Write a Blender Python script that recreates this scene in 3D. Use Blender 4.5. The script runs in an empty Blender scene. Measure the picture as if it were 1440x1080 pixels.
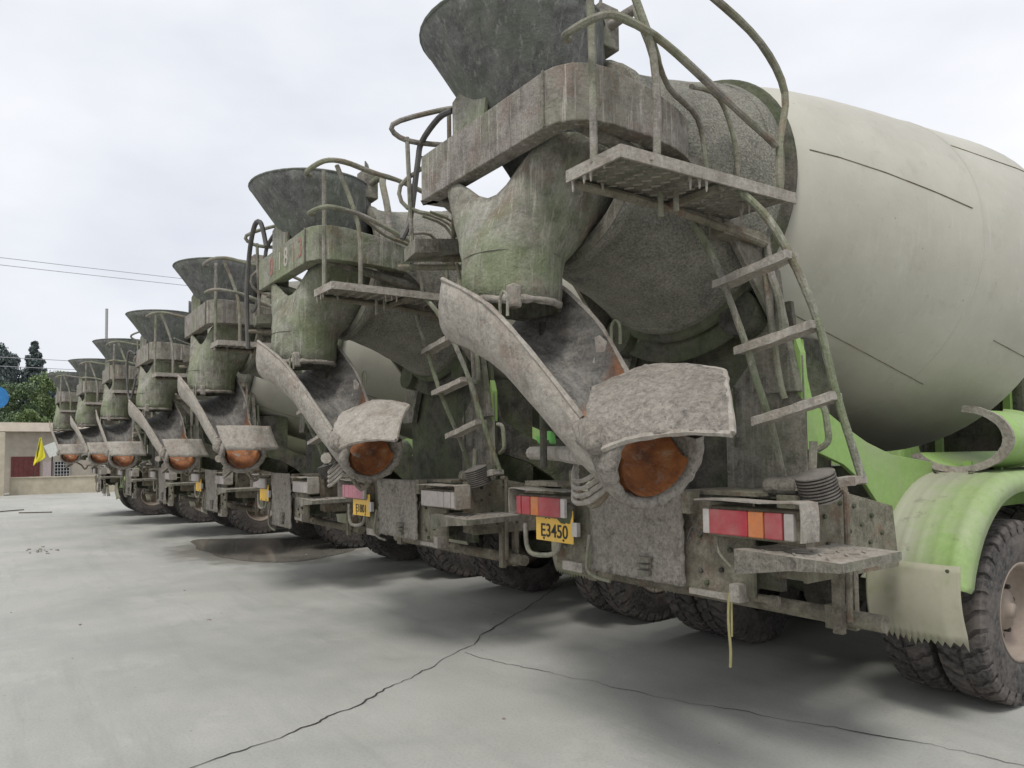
import bpy, bmesh, math, random
from mathutils import Vector, Matrix, noise
R = math.radians
random.seed(7)
S = bpy.context.scene
C = S.collection

# ------------------------------------------------------------------ camera
cam = bpy.data.cameras.new('camera'); cam_o = bpy.data.objects.new('camera', cam); C.objects.link(cam_o)
PITCH, YAW, ROLL = R(2.701), R(35.211), R(-0.735)
fw = Vector((-math.cos(YAW)*math.cos(PITCH), math.sin(YAW)*math.cos(PITCH), math.sin(PITCH)))
rt = fw.cross(Vector((0, 0, 1))).normalized(); up = rt.cross(fw)
rt2 = rt*math.cos(ROLL)+up*math.sin(ROLL); up2 = -rt*math.sin(ROLL)+up*math.cos(ROLL)
M = Matrix((rt2, up2, -fw)).transposed().to_4x4(); M.translation = Vector((3.182, -3.172, 1.583))
cam_o.matrix_world = M
cam.sensor_fit = 'HORIZONTAL'; cam.sensor_width = 36; cam.lens = 36*1036.75/1440; cam.shift_y = 47.8/1440
cam.clip_start = .05; cam.clip_end = 3000
S.camera = cam_o
# ------------------------------------------------------------------ world: bright overcast
W = bpy.data.worlds.new('World'); S.world = W; W.use_nodes = True
nt = W.node_tree; nt.nodes.clear()
out = nt.nodes.new('ShaderNodeOutputWorld')
sky = nt.nodes.new('ShaderNodeTexSky'); sky.sky_type = 'NISHITA'; sky.sun_disc = False
SUN_EL, SUN_AZ = R(58), R(150)
sky.sun_elevation = SUN_EL; sky.sun_rotation = SUN_AZ; sky.dust_density = 3
bg1 = nt.nodes.new('ShaderNodeBackground'); bg1.inputs[1].default_value = .06
nt.links.new(sky.outputs[0], bg1.inputs[0])
tc = nt.nodes.new('ShaderNodeTexCoord')
mp = nt.nodes.new('ShaderNodeMapping'); mp.inputs['Scale'].default_value = (1, 1, 2.2)
nz = nt.nodes.new('ShaderNodeTexNoise'); nz.inputs['Scale'].default_value = 1.6; nz.inputs['Detail'].default_value = 5; nz.inputs['Roughness'].default_value = .5
nt.links.new(tc.outputs['Generated'], mp.inputs[0]); nt.links.new(mp.outputs[0], nz.inputs[0])
cr = nt.nodes.new('ShaderNodeValToRGB')
cr.color_ramp.elements[0].position = .34; cr.color_ramp.elements[0].color = (.62, .65, .71, 1)
cr.color_ramp.elements[1].position = .62; cr.color_ramp.elements[1].color = (.86, .865, .89, 1)
nt.links.new(nz.outputs[0], cr.inputs[0])
bg2 = nt.nodes.new('ShaderNodeBackground'); bg2.inputs[1].default_value = 1.0
nt.links.new(cr.outputs[0], bg2.inputs[0])
mx = nt.nodes.new('ShaderNodeMixShader'); mx.inputs[0].default_value = .88
nt.links.new(bg1.outputs[0], mx.inputs[1]); nt.links.new(bg2.outputs[0], mx.inputs[2]); nt.links.new(mx.outputs[0], out.inputs[0])
sun = bpy.data.lights.new('sun', 'SUN'); sun.energy = 1.5; sun.angle = R(14); sun.color = (1, .97, .92)
sun_o = bpy.data.objects.new('sun', sun); C.objects.link(sun_o)
sd = Vector((math.sin(SUN_AZ)*math.cos(SUN_EL), math.cos(SUN_AZ)*math.cos(SUN_EL), math.sin(SUN_EL)))
sun_o.rotation_euler = sd.to_track_quat('Z', 'Y').to_euler()
S.view_settings.view_transform = 'Standard'; S.view_settings.look = 'None'; S.view_settings.gamma = 1
S.view_settings.use_curve_mapping = False; S.view_settings.exposure = .38
S.render.engine = 'CYCLES'; S.cycles.max_bounces = 6

# ------------------------------------------------------------------ materials
class NT:
    def __init__(s, name):
        s.m = bpy.data.materials.new(name); s.m.use_nodes = True; s.t = s.m.node_tree
        s.b = s.t.nodes['Principled BSDF']; s.tc = s.t.nodes.new('ShaderNodeTexCoord'); s.v = None
    def link(s, a, b): s.t.links.new(a, b)
    def coords(s, obj=True, rnd=True):
        o = s.tc.outputs['Object']
        if rnd:
            oi = s.t.nodes.new('ShaderNodeObjectInfo'); m = s.t.nodes.new('ShaderNodeMath'); m.operation = 'MULTIPLY'; m.inputs[1].default_value = 60
            s.link(oi.outputs['Random'], m.inputs[0])
            a = s.t.nodes.new('ShaderNodeVectorMath'); a.operation = 'ADD'; s.link(o, a.inputs[0]); s.link(m.outputs[0], a.inputs[1]); o = a.outputs[0]
        s.v = o; return o
    def scale(s, v, sc):
        m = s.t.nodes.new('ShaderNodeVectorMath'); m.operation = 'MULTIPLY'; m.inputs[1].default_value = sc; s.link(v, m.inputs[0]); return m.outputs[0]
    def noise(s, sc, det=4, rough=.6, v=None, dist=0):
        n = s.t.nodes.new('ShaderNodeTexNoise'); n.inputs['Scale'].default_value = sc; n.inputs['Detail'].default_value = det
        n.inputs['Roughness'].default_value = rough; n.inputs['Distortion'].default_value = dist
        s.link(v or s.v, n.inputs['Vector']); return n.outputs['Fac']
    def voro(s, sc, v=None, feat='F1', rnd=1):
        n = s.t.nodes.new('ShaderNodeTexVoronoi'); n.feature = feat; n.inputs['Scale'].default_value = sc; n.inputs['Randomness'].default_value = rnd
        s.link(v or s.v, n.inputs['Vector']); return n.outputs['Distance']
    def ramp(s, f, stops):
        r = s.t.nodes.new('ShaderNodeValToRGB'); e = r.color_ramp.elements
        while len(e) < len(stops): e.new(.5)
        for i, (p, c) in enumerate(stops):
            e[i].position = p; e[i].color = (c, c, c, 1) if not isinstance(c, (tuple, list)) else (*c, 1)
        s.link(f, r.inputs[0]); return r.outputs[0]
    def mix(s, f, a, b, mode='MIX'):
        m = s.t.nodes.new('ShaderNodeMix'); m.data_type = 'RGBA'; m.blend_type = mode
        for i, x in ((0, f), (6, a), (7, b)):
            if hasattr(x, 'is_linked') or hasattr(x, 'links'): s.link(x, m.inputs[i])
            elif i == 0: m.inputs[0].default_value = x
            else: m.inputs[i].default_value = (*x, 1)
        return m.outputs[2]
    def math(s, op, a, b):
        m = s.t.nodes.new('ShaderNodeMath'); m.operation = op
        for i, x in ((0, a), (1, b)):
            if hasattr(x, 'links'): s.link(x, m.inputs[i])
            else: m.inputs[i].default_value = x
        return m.outputs[0]
    def bump(s, h, st=.5, dist=.01, chain=None):
        b = s.t.nodes.new('ShaderNodeBump'); b.inputs['Strength'].default_value = st; b.inputs['Distance'].default_value = dist
        s.link(h, b.inputs['Height'])
        if chain is not None: s.link(chain, b.inputs['Normal'])
        return b.outputs[0]
    def fin(s, col, rough=.9, nrm=None, metal=0, spec=None):
        if hasattr(col, 'links'): s.link(col, s.b.inputs['Base Color'])
        else: s.b.inputs['Base Color'].default_value = (*col, 1)
        if hasattr(rough, 'links'): s.link(rough, s.b.inputs['Roughness'])
        else: s.b.inputs['Roughness'].default_value = rough
        s.b.inputs['Metallic'].default_value = metal
        if spec is not None: s.b.inputs['Specular IOR Level'].default_value = spec
        if nrm is not None: s.link(nrm, s.b.inputs['Normal'])
        return s.m

def crust(name, dark, light, moss=0, mosscol=(.13, .19, .07), rust=0, rustcol=(.2, .08, .035), streak=.3, grain=70, bump=.8, bdist=.01, cover=.5, brown=.35):
    n = NT(name); n.coords()
    big = n.noise(2.3, 6, .6); mid = n.noise(9, 8, .68, dist=.3); fine = n.noise(grain, 5, .75); vo = n.voro(grain*.8)
    lo = cover
    cake = n.ramp(mid, [(.62-.28*lo-.10, 0), (.62-.28*lo+.10, 1)])          # where cement is caked on
    thin = n.ramp(n.math('ADD', n.math('MULTIPLY', mid, .4), n.math('MULTIPLY', fine, .6)), [(.38, tuple(a*.85+b*.08 for a, b in zip(dark, light))), (.6, tuple(a*.42+b*.58 for a, b in zip(dark, light)))])
    thick = n.ramp(n.math('ADD', n.math('MULTIPLY', n.noise(26, 5, .7), .45), n.math('MULTIPLY', fine, .55)), [(.38, tuple(a*.5+b*.5 for a, b in zip(dark, light))), (.5, tuple(x*.88 for x in light)), (.63, tuple(x*1.12 for x in light))])
    col = n.mix(cake, thin, thick)
    col = n.mix(n.math('MULTIPLY', n.ramp(n.noise(3.3, 6, .65), [(.45, 0), (.65, 1)]), brown), col, (.175, .15, .11))
    if moss:
        mk = n.math('MULTIPLY', n.ramp(big, [(.42, 0), (.6, 1)]), moss); col = n.mix(mk, col, mosscol)
    if rust:
        rk = n.math('MULTIPLY', n.ramp(n.noise(4.7, 7, .72), [(.54, 0), (.63, 1)]), rust); col = n.mix(rk, col, rustcol)
    if streak:
        sv = n.noise(1, 6, .72, n.scale(n.v, (34, 34, 2.0))); sm = n.math('MULTIPLY', n.ramp(sv, [(.54, 0), (.66, 1)]), streak)
        col = n.mix(sm, col, tuple(min(.6, x*1.45) for x in light))
        s2 = n.noise(1, 6, .72, n.scale(n.v, (17, 17, 1.1))); col = n.mix(n.math('MULTIPLY', n.ramp(s2, [(.55, 0), (.7, 1)]), .6*min(1, streak*1.6)), col, tuple(x*.7 for x in dark))
    col = n.mix(n.math('MULTIPLY', n.ramp(n.voro(grain*.45), [(.05, 1), (.15, 0)]), .5), col, tuple(x*.5 for x in dark))
    nb = n.bump(n.math('ADD', n.math('MULTIPLY', fine, .8), n.math('MULTIPLY', vo, .3)), bump, bdist)
    nb = n.bump(n.math('ADD', mid, n.math('MULTIPLY', cake, .25)), .45, .02, nb)
    return n.fin(col, .93, nb, spec=.25)

MAT = {}
MAT['crust'] = crust('concrete_splatter', (.065, .06, .05), (.28, .262, .225), moss=.35, mosscol=(.16, .18, .11), streak=.4)
MAT['crust_heavy'] = crust('thick_concrete_crust', (.085, .077, .067), (.40, .365, .32), streak=.2, grain=52, bump=1, bdist=.028, cover=.85, brown=.25)
MAT['crust_moss'] = crust('mossy_concrete_film', (.11, .108, .09), (.33, .32, .275), moss=.55, mosscol=(.17, .225, .095), rust=.4, rustcol=(.17, .1, .065), streak=.55, bdist=.009, cover=.6)
MAT['crust_pale'] = crust('pale_dried_slurry', (.17, .152, .13), (.40, .37, .325), rust=.2, streak=.2, grain=50, bump=.7, bdist=.012, cover=.8)
MAT['crust_dark'] = crust('dark_grime_shade_steel', (.022, .02, .018), (.115, .108, .095), moss=.3, streak=.25, cover=.4)  # grimy steel; also painted shade on the left arches and ring plate
MAT['grime'] = crust('dusty_chassis_steel', (.085, .075, .06), (.29, .262, .21), moss=.3, mosscol=(.17, .19, .12), rust=.6, rustcol=(.17, .095, .06), streak=.2, grain=60, cover=.5, brown=.5)
MAT['hopper'] = crust('weathered_hopper_steel', (.08, .08, .082), (.20, .2, .19), moss=.4, mosscol=(.13, .165, .105), streak=.7, grain=90, bump=.4, cover=.4, brown=.1)
MAT['beam'] = crust('stained_beam_steel', (.12, .108, .096), (.33, .305, .275), moss=.35, mosscol=(.19, .21, .13), rust=.4, rustcol=(.2, .12, .09), streak=.85, grain=80, bump=.6, cover=.5)
MAT['pipe'] = crust('grimy_pipe', (.11, .1, .088), (.34, .315, .28), moss=.4, mosscol=(.2, .24, .12), rust=.3, streak=.1, grain=80, bump=.6)

def flat(name, col, rough=.6, metal=0, var=.15, sc=20, dust=0, dustcol=(.3, .27, .23), spec=None):
    n = NT(name); n.coords(); f = n.noise(sc, 5, .65)
    c = n.ramp(f, [(.3, tuple(x*(1-var) for x in col)), (.7, tuple(min(1, x*(1+var)) for x in col))])
    if dust: c = n.mix(n.math('MULTIPLY', n.ramp(n.noise(3.5, 6, .7), [(.38, .15), (.62, 1)]), dust), c, dustcol)
    return n.fin(c, rough, n.bump(f, .15, .004), metal, spec)
MAT['rubber_old'] = flat('black_rubber_part', (.035, .034, .034), .8, dust=.5)
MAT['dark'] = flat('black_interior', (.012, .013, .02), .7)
MAT['hose'] = flat('black_hose', (.05, .05, .052), .6, dust=.3)
MAT['lens_red'] = flat('red_lens', (.36, .018, .035), .35, dust=.55, dustcol=(.35, .2, .18))
MAT['lens_amber'] = flat('amber_lens', (.55, .15, .02), .35, dust=.45)
MAT['lens_clear'] = flat('clear_lens', (.55, .52, .5), .3, dust=.4)
MAT['lens_dusty'] = flat('lens_under_slurry', (.36, .33, .31), .8)
MAT['lens_pink'] = flat('faded_pink_lens', (.45, .2, .23), .7)
MAT['plate'] = flat('yellow_plate_paint', (.8, .47, .035), .5, var=.06, dust=.45, dustcol=(.42, .33, .17))
MAT['ink'] = flat('plate_ink', (.02, .02, .018), .6)
MAT['faded_red'] = flat('faded_red_paint', (.30, .12, .10), .9, dust=.5, dustcol=(.25, .22, .17))
MAT['faded_white'] = flat('faded_white_paint', (.4, .38, .33), .9, dust=.4, dustcol=(.25, .22, .17))
MAT['strap'] = flat('yellow_strap', (.33, .3, .14), .9)
MAT['steel'] = flat('dull_steel', (.3, .29, .27), .55, .3)
MAT['rim'] = flat('dusty_rim', (.25, .2, .165), .8, dust=.6, dustcol=(.3, .25, .2))
MAT['white_refl'] = flat('white_reflector', (.6, .58, .56), .5)
MAT['red_refl'] = flat('red_reflector', (.5, .08, .08), .5)
MAT['glass'] = flat('dark_glass', (.02, .025, .03), .08)
MAT['wetgreen'] = flat('fresh_green_paint', (.1, .42, .06), .5, dust=.3)

def tyre_mat():
    n = NT('tyre_rubber'); n.coords(); f = n.noise(30, 6, .7); g = n.noise(4, 4, .6)
    c = n.ramp(f, [(.35, (.028, .027, .027)), (.62, (.115, .105, .098))]); c = n.mix(n.ramp(g, [(.42, 0), (.65, .6)]), c, (.17, .145, .13))
    return n.fin(c, .85, n.bump(f, .4, .006), spec=.3)
MAT['tyre'] = tyre_mat()

def green_mat():
    n = NT('dusty_green_paint'); n.coords(rnd=False)
    f = n.noise(2.2, 7, .65); g = n.noise(25, 5, .7); st = n.noise(1, 5, .7, n.scale(n.v, (3, 26, 2)))
    c = n.ramp(g, [(.3, (.19, .32, .075)), (.7, (.26, .40, .12))])
    sep = n.t.nodes.new('ShaderNodeSeparateXYZ'); n.link(n.tc.outputs['Object'], sep.inputs[0])
    # dust thrown off the road settles towards the inner, rear side
    mr = n.t.nodes.new('ShaderNodeMapRange'); mr.inputs[1].default_value = 1.1; mr.inputs[2].default_value = .72; n.link(sep.outputs[0], mr.inputs[0])
    d = n.math('MULTIPLY', n.math('ADD', n.math('MULTIPLY', f, .8), n.math('MULTIPLY', mr.outputs[0], .55)), 1.1)
    d = n.math('ADD', d, n.math('MULTIPLY', n.ramp(st, [(.5, 0), (.75, 1)]), .2))
    c = n.mix(n.ramp(d, [(.3, .15), (.72, .92)]), c, (.36, .355, .28))
    c = n.mix(n.math('MULTIPLY', n.ramp(n.noise(9, 7, .75), [(.58, 0), (.68, 1)]), .5), c, (.14, .12, .1))
    return n.fin(c, .6, n.bump(g, .12, .004))
MAT['green'] = green_mat()
def arch_mat():
    n = NT('side_arch_green_paint'); n.coords(rnd=False); f = n.noise(1.7, 7, .65); g = n.noise(25, 5, .7)
    c = n.ramp(g, [(.3, (.21, .36, .08)), (.7, (.28, .44, .13))]); c = n.mix(n.ramp(f, [(.42, .05), (.75, .75)]), c, (.33, .34, .24))
    return n.fin(c, .6, n.bump(g, .1, .003))
MAT['green2'] = arch_mat()

def drum_mat():
    n = NT('cream_drum_paint'); n.coords(rnd=False)
    f = n.noise(1.4, 6, .6); g = n.noise(40, 5, .7); s = n.noise(1, 6, .7, n.scale(n.v, (9, 1.2, 9)))
    c = n.ramp(f, [(.3, (.37, .355, .295)), (.7, (.48, .465, .395))]); c = n.mix(n.ramp(s, [(.5, 0), (.75, .35)]), c, (.42, .42, .34))
    c = n.mix(n.ramp(n.voro(7), [(.02, .8), (.05, 0)]), c, (.16, .15, .13)); c = n.mix(n.math('MULTIPLY', n.ramp(n.noise(5, 9, .75), [(.55, 0), (.66, 1)]), .45), c, (.34, .32, .26)); c = n.mix(n.math('MULTIPLY', n.ramp(n.noise(1, 6, .7, n.scale(n.v, (22, 22, 2.2))), [(.57, 0), (.7, 1)]), .3), c, (.56, .55, .5))
    c = n.mix(n.ramp(n.noise(16, 6, .8), [(.62, 0), (.7, .55)]), c, (.26, .25, .22))
    return n.fin(c, .5, n.bump(f, .25, .05, n.bump(g, .12, .003)))
MAT['drum'] = drum_mat()
def cone_mat():
    n = NT('splattered_drum_neck'); n.coords(rnd=False)
    f = n.noise(2.4, 7, .7); g = n.noise(75, 6, .8); v = n.voro(80)
    c = n.ramp(n.math('ADD', n.math('MULTIPLY', g, .65), n.math('MULTIPLY', f, .35)), [(.4, (.12, .117, .098)), (.52, (.27, .262, .22)), (.63, (.41, .395, .34))])
    c = n.mix(n.ramp(n.noise(6, 6, .75), [(.58, 0), (.66, .7)]), c, (.12, .115, .1))
    return n.fin(c, .9, n.bump(n.math('ADD', g, n.math('MULTIPLY', v, .5)), .9, .014, n.bump(f, .4, .05)), spec=.25)
MAT['cone'] = cone_mat()
def liner_mat():
    n = NT('chute_inside_wear'); n.coords(rnd=False)
    sep = n.t.nodes.new('ShaderNodeSeparateXYZ'); n.link(n.tc.outputs['Object'], sep.inputs[0])
    mp_ = n.t.nodes.new('ShaderNodeMapping'); mp_.vector_type = 'POINT'; mp_.inputs['Rotation'].default_value = (0, R(-39), 0); mp_.inputs['Scale'].default_value = (1.6, 26, 12)
    n.link(n.tc.outputs['Object'], mp_.inputs[0])
    f = n.noise(5, 6, .7); g = n.noise(60, 5, .7); st = n.noise(1, 7, .72, mp_.outputs[0])
    c = n.ramp(n.math('ADD', n.math('MULTIPLY', g, .4), n.math('MULTIPLY', st, .6)), [(.38, (.05, .047, .043)), (.62, (.22, .21, .19))])
    mr = n.t.nodes.new('ShaderNodeMapRange'); mr.inputs[1].default_value = .3; mr.inputs[2].default_value = .9; n.link(sep.outputs[0], mr.inputs[0])
    k = n.ramp(n.math('ADD', n.math('MULTIPLY', mr.outputs[0], .6), n.math('MULTIPLY', f, .5)), [(.42, 0), (.6, 1)])
    r = n.ramp(n.math('ADD', n.math('MULTIPLY', n.noise(9, 7, .7), .6), n.math('MULTIPLY', st, .4)), [(.38, (.12, .05, .025)), (.47, (.25, .088, .028)), (.56, (.36, .14, .045)), (.68, (.46, .27, .13))]); r = n.mix(n.math('MULTIPLY', n.ramp(st, [(.6, 0), (.66, 1)]), .35), r, (.5, .42, .32))
    c = n.mix(k, c, r)
    c = n.mix(n.math('MULTIPLY', n.ramp(n.noise(7, 7, .75), [(.56, 0), (.64, 1)]), .4), c, (.34, .29, .23))
    return n.fin(c, .7, n.bump(n.math('ADD', g, st), .4, .006))
MAT['liner'] = liner_mat()

def ground_mat():
    n = NT('worn_concrete_yard'); n.coords(rnd=False)
    a = n.noise(.45, 7, .6, dist=.6); b = n.noise(2.6, 8, .65); g = n.noise(60, 6, .75); fine = n.noise(260, 3, .7)
    st = n.noise(1, 6, .65, n.scale(n.v, (.5, 3.5, 1)))
    c = n.ramp(a, [(.3, (.31, .318, .292)), (.5, (.375, .375, .343)), (.7, (.44, .43, .395))])
    c = n.mix(n.math('MULTIPLY', n.ramp(b, [(.4, 0), (.75, 1)]), .45), c, (.45, .44, .41))
    c = n.mix(n.math('MULTIPLY', n.ramp(st, [(.5, 0), (.7, 1)]), .25), c, (.25, .265, .25))
    c = n.mix(n.math('MULTIPLY', n.ramp(n.noise(1.1, 9, .72, dist=.3), [(.6, 0), (.72, 1)]), .35), c, (.26, .255, .23))
    vd = n.t.nodes.new('ShaderNodeVectorMath'); vd.operation = 'SUBTRACT'; n.link(n.v, vd.inputs[0]); vd.inputs[1].default_value = (-9.7, .8, 0)
    vl = n.t.nodes.new('ShaderNodeVectorMath'); vl.operation = 'LENGTH'; n.link(n.scale(vd.outputs[0], (.42, .6, 1)), vl.inputs[0])
    wet = n.ramp(n.math('ADD', vl.outputs['Value'], n.math('MULTIPLY', b, .8)), [(1.15, 1), (1.45, 0)]) if False else n.ramp(n.math('MULTIPLY', n.math('ADD', vl.outputs['Value'], n.math('MULTIPLY', b, .9)), .5), [(.62, 1), (.76, 0)])
    c = n.mix(n.math('MULTIPLY', wet, .75), c, (.2, .19, .165))
    c = n.mix(n.math('MULTIPLY', n.ramp(g, [(.35, 1), (.52, 0)]), .3), c, (.16, .16, .15)); c = n.mix(n.math('MULTIPLY', n.ramp(n.noise(.8, 10, .78), [(.55, 0), (.6, 1)]), .22), c, (.5, .49, .45)); c = n.mix(n.math('MULTIPLY', n.ramp(n.voro(38), [(.08, 1), (.16, 0)]), .35), c, (.2, .2, .19)); c = n.mix(n.math('MULTIPLY', n.ramp(n.noise(1, 8, .75, n.scale(n.v, (.22, 2.2, 1))), [(.56, 0), (.62, 1)]), .3), c, (.28, .28, .255))
    c = n.mix(n.math('MULTIPLY', n.ramp(n.voro(3.2), [(.015, 1), (.035, 0)]), .5), c, (.1, .1, .09))
    rg = n.math('SUBTRACT', n.ramp(a, [(.35, .55), (.65, .85)]), n.math('MULTIPLY', wet, .3))
    return n.fin(c, rg, n.bump(n.math('ADD', fine, n.math('MULTIPLY', g, 1.2)), .3, .003, n.bump(b, .25, .02)), spec=.35)
MAT['ground'] = ground_mat()
MAT['crack'] = flat('dirt_in_crack', (.035, .034, .03), .95)
MAT['wet'] = flat('wet_concrete', (.23, .215, .185), .1, var=.25, sc=3)
MAT['flap'] = flat('dusty_flap_rubber', (.30, .31, .2), .75, var=.12, dust=.9, dustcol=(.38, .355, .28))
def plaster(name, a, b, sc=3):
    n = NT(name); n.coords(rnd=False); f = n.noise(sc, 7, .65)
    return n.fin(n.ramp(f, [(.3, a), (.7, b)]), .9, n.bump(f, .2, .01))
MAT['wall'] = plaster('sandy_render', (.36, .32, .24), (.5, .45, .35)); MAT['facade'] = plaster('grey_beige_facade', (.33, .295, .245), (.43, .39, .33))
MAT['roof'] = plaster('pale_roof_slab', (.55, .48, .4), (.7, .62, .52)); MAT['shutter'] = plaster('dark_red_door', (.1, .03, .03), (.16, .05, .05), 9)
MAT['window'] = plaster('window_frame_grey', (.4, .4, .4), (.5, .5, .5)); MAT['poster'] = plaster('notice_paper', (.38, .33, .33), (.5, .42, .42), 12)
MAT['flag'] = flat('yellow_cloth', (.75, .68, .04), .8, var=.08); MAT['blue'] = flat('blue_paint', (.02, .17, .42), .5, var=.25, sc=4); MAT['whitebox'] = flat('white_enamel', (.65, .67, .63), .5)
MAT['wire'] = flat('cable_grey', (.3, .3, .33), .7); MAT['polemat'] = flat('grey_concrete_pole', (.32, .32, .31), .8)
MAT['bark'] = flat('bark', (.09, .07, .05), .9); MAT['soil'] = plaster('grassy_bank', (.07, .09, .035), (.12, .13, .06), 1.5)
def leaf(name, a, b):
    n = NT(name); n.coords(); f = n.noise(1.2, 4, .6); g = n.noise(14, 2, .6)
    return n.fin(n.ramp(n.math('ADD', n.math('MULTIPLY', f, .5), n.math('MULTIPLY', g, .5)), [(.38, a), (.62, b)]), .7)
MAT['leaf_dark'] = leaf('dark_leaves', (.075, .1, .1), (.13, .165, .155)); MAT['leaf_mid'] = leaf('mid_leaves', (.08, .125, .065), (.15, .205, .1)); MAT['leaf_bright'] = leaf('bright_leaves', (.11, .16, .06), (.19, .255, .1))  # leaf colours paled to carry the haze of distance

# ------------------------------------------------------------------ mesh helpers
class MB:
    def __init__(s): s.bm = bmesh.new()
    def faces(s, vs, fs):
        v = [s.bm.verts.new(p) for p in vs]
        for f in fs:
            try: s.bm.faces.new([v[i] for i in f])
            except ValueError: pass
        return s
    def box(s, c, size, rot=None):
        h = [x/2 for x in size]; m = rot.to_matrix() if rot else None
        vs = []
        for x in (-1, 1):
            for y in (-1, 1):
                for z in (-1, 1):
                    p = Vector((x*h[0], y*h[1], z*h[2])); p = m @ p if m else p; vs.append(p+Vector(c))
        return s.faces(vs, [(0, 1, 3, 2), (4, 6, 7, 5), (0, 4, 5, 1), (2, 3, 7, 6), (0, 2, 6, 4), (1, 5, 7, 3)])
    def rings(s, rings, close=True, capa=True, capb=True):
        V = [[s.bm.verts.new(p) for p in r] for r in rings]; n = len(V[0])
        for a, b in zip(V[:-1], V[1:]):
            for i in range(n if close else n-1):
                j = (i+1) % n
                try: s.bm.faces.new((a[i], a[j], b[j], b[i]))
                except ValueError: pass
        if capa and close: s.bm.faces.new(V[0][::-1])
        if capb and close: s.bm.faces.new(V[-1])
        return s
    def tube(s, pts, r, n=8, smooth=3, wob=0):
        P = [Vector(p) for p in pts]
        if smooth and len(P) > 2: P = crs(P, smooth)
        rs = r if isinstance(r, list) else None
        rings = []; t = (P[1]-P[0]).normalized(); a = Vector((0, 0, 1)) if abs(t.z) < .9 else Vector((1, 0, 0)); u = t.cross(a).normalized()
        for i, p in enumerate(P):
            t = (P[min(i+1, len(P)-1)]-P[max(i-1, 0)])
            if t.length < 1e-7: t = Vector((0, 0, 1))
            t.normalize(); u = (u-t*u.dot(t)).normalized(); w = t.cross(u); rr = (rs[min(i*len(rs)//len(P), len(rs)-1)] if rs else r)
            if wob: rr *= 1+wob*noise.noise(p*14)
            rings.append([p+(u*math.cos(k*2*math.pi/n)+w*math.sin(k*2*math.pi/n))*rr for k in range(n)])
        return s.rings(rings)
    def lathe(s, prof, o, ax, n=32, close_ends=False):
        ax = Vector(ax).normalized(); a = Vector((0, 0, 1)) if abs(ax.z) < .9 else Vector((1, 0, 0)); u = ax.cross(a).normalized(); w = ax.cross(u); o = Vector(o)
        return s.rings([[o+ax*d+(u*math.cos(k*2*math.pi/n)+w*math.sin(k*2*math.pi/n))*max(r, 1e-4) for k in range(n)] for d, r in prof], True, close_ends, close_ends)
    def poly(s, pts, vec):      # polygon extruded along vec
        n = len(pts); v = Vector(vec); vs = [Vector(p) for p in pts]+[Vector(p)+v for p in pts]
        s.faces(vs, [tuple(range(n))[::-1], tuple(range(n, 2*n))]+[(i, (i+1) % n, n+(i+1) % n, n+i) for i in range(n)]); return s
    def grid(s, rows, closed=False): return s.rings(rows, closed, False, False)
    def rough(s, amp, sc, seed=0):
        o = Vector((seed*7.3, seed*3.1, seed*1.7)); s.bm.normal_update()
        mv = [(v, v.normal*amp*(noise.fractal(v.co*sc+o, 1, 2, 3))) for v in s.bm.verts]
        for v, d in mv: v.co += d
        return s
    def sub(s, cuts=1):
        bmesh.ops.subdivide_edges(s.bm, edges=s.bm.edges[:], cuts=cuts, use_grid_fill=True); return s
    def build(s, name, mat, parent=None, solid=0, smooth=False, bevel=0, off=None, sol_off=0):
        bmesh.ops.recalc_face_normals(s.bm, faces=s.bm.faces[:])
        if off: bmesh.ops.translate(s.bm, verts=s.bm.verts[:], vec=off)
        me = bpy.data.meshes.new(name); s.bm.to_mesh(me); s.bm.free()
        me.materials.append(MAT[mat] if isinstance(mat, str) else mat)
        if smooth: me.shade_smooth()
        o = bpy.data.objects.new(name, me); C.objects.link(o)
        if parent: o.parent = parent
        if solid: m = o.modifiers.new('thickness', 'SOLIDIFY'); m.thickness = solid; m.offset = sol_off
        if bevel: m = o.modifiers.new('bevel', 'BEVEL'); m.width = bevel; m.segments = 2; m.limit_method = 'ANGLE'; m.angle_limit = R(40)
        return o
def crs(P, k):
    out = []
    for i in range(len(P)-1):
        p0 = P[max(i-1, 0)]; p1 = P[i]; p2 = P[i+1]; p3 = P[min(i+2, len(P)-1)]
        for j in range(k):
            t = j/k; out.append(.5*((2*p1)+(p2-p0)*t+(2*p0-5*p1+4*p2-p3)*t*t+(3*p1-p0-3*p2+p3)*t**3))
    out.append(P[-1]); return out
def smooth_rows(rows, ku, kv):
    r = [crs([Vector(p) for p in row], ku) for row in rows]
    cols = list(zip(*r)); cols = [crs(list(c), kv) for c in cols]
    return [list(x) for x in zip(*cols)]
def tag(o, label=None, cat=None, group=None, kind=None):
    if label: o['label'] = label
    if cat: o['category'] = cat
    if group: o['group'] = group
    if kind: o['kind'] = kind
    return o
def empty(name, loc=(0, 0, 0), rz=0, parent=None):
    o = bpy.data.objects.new(name, None); C.objects.link(o); o.location = loc; o.rotation_euler = (0, 0, rz); o.empty_display_size = .3
    if parent: o.parent = parent
    return o
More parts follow.
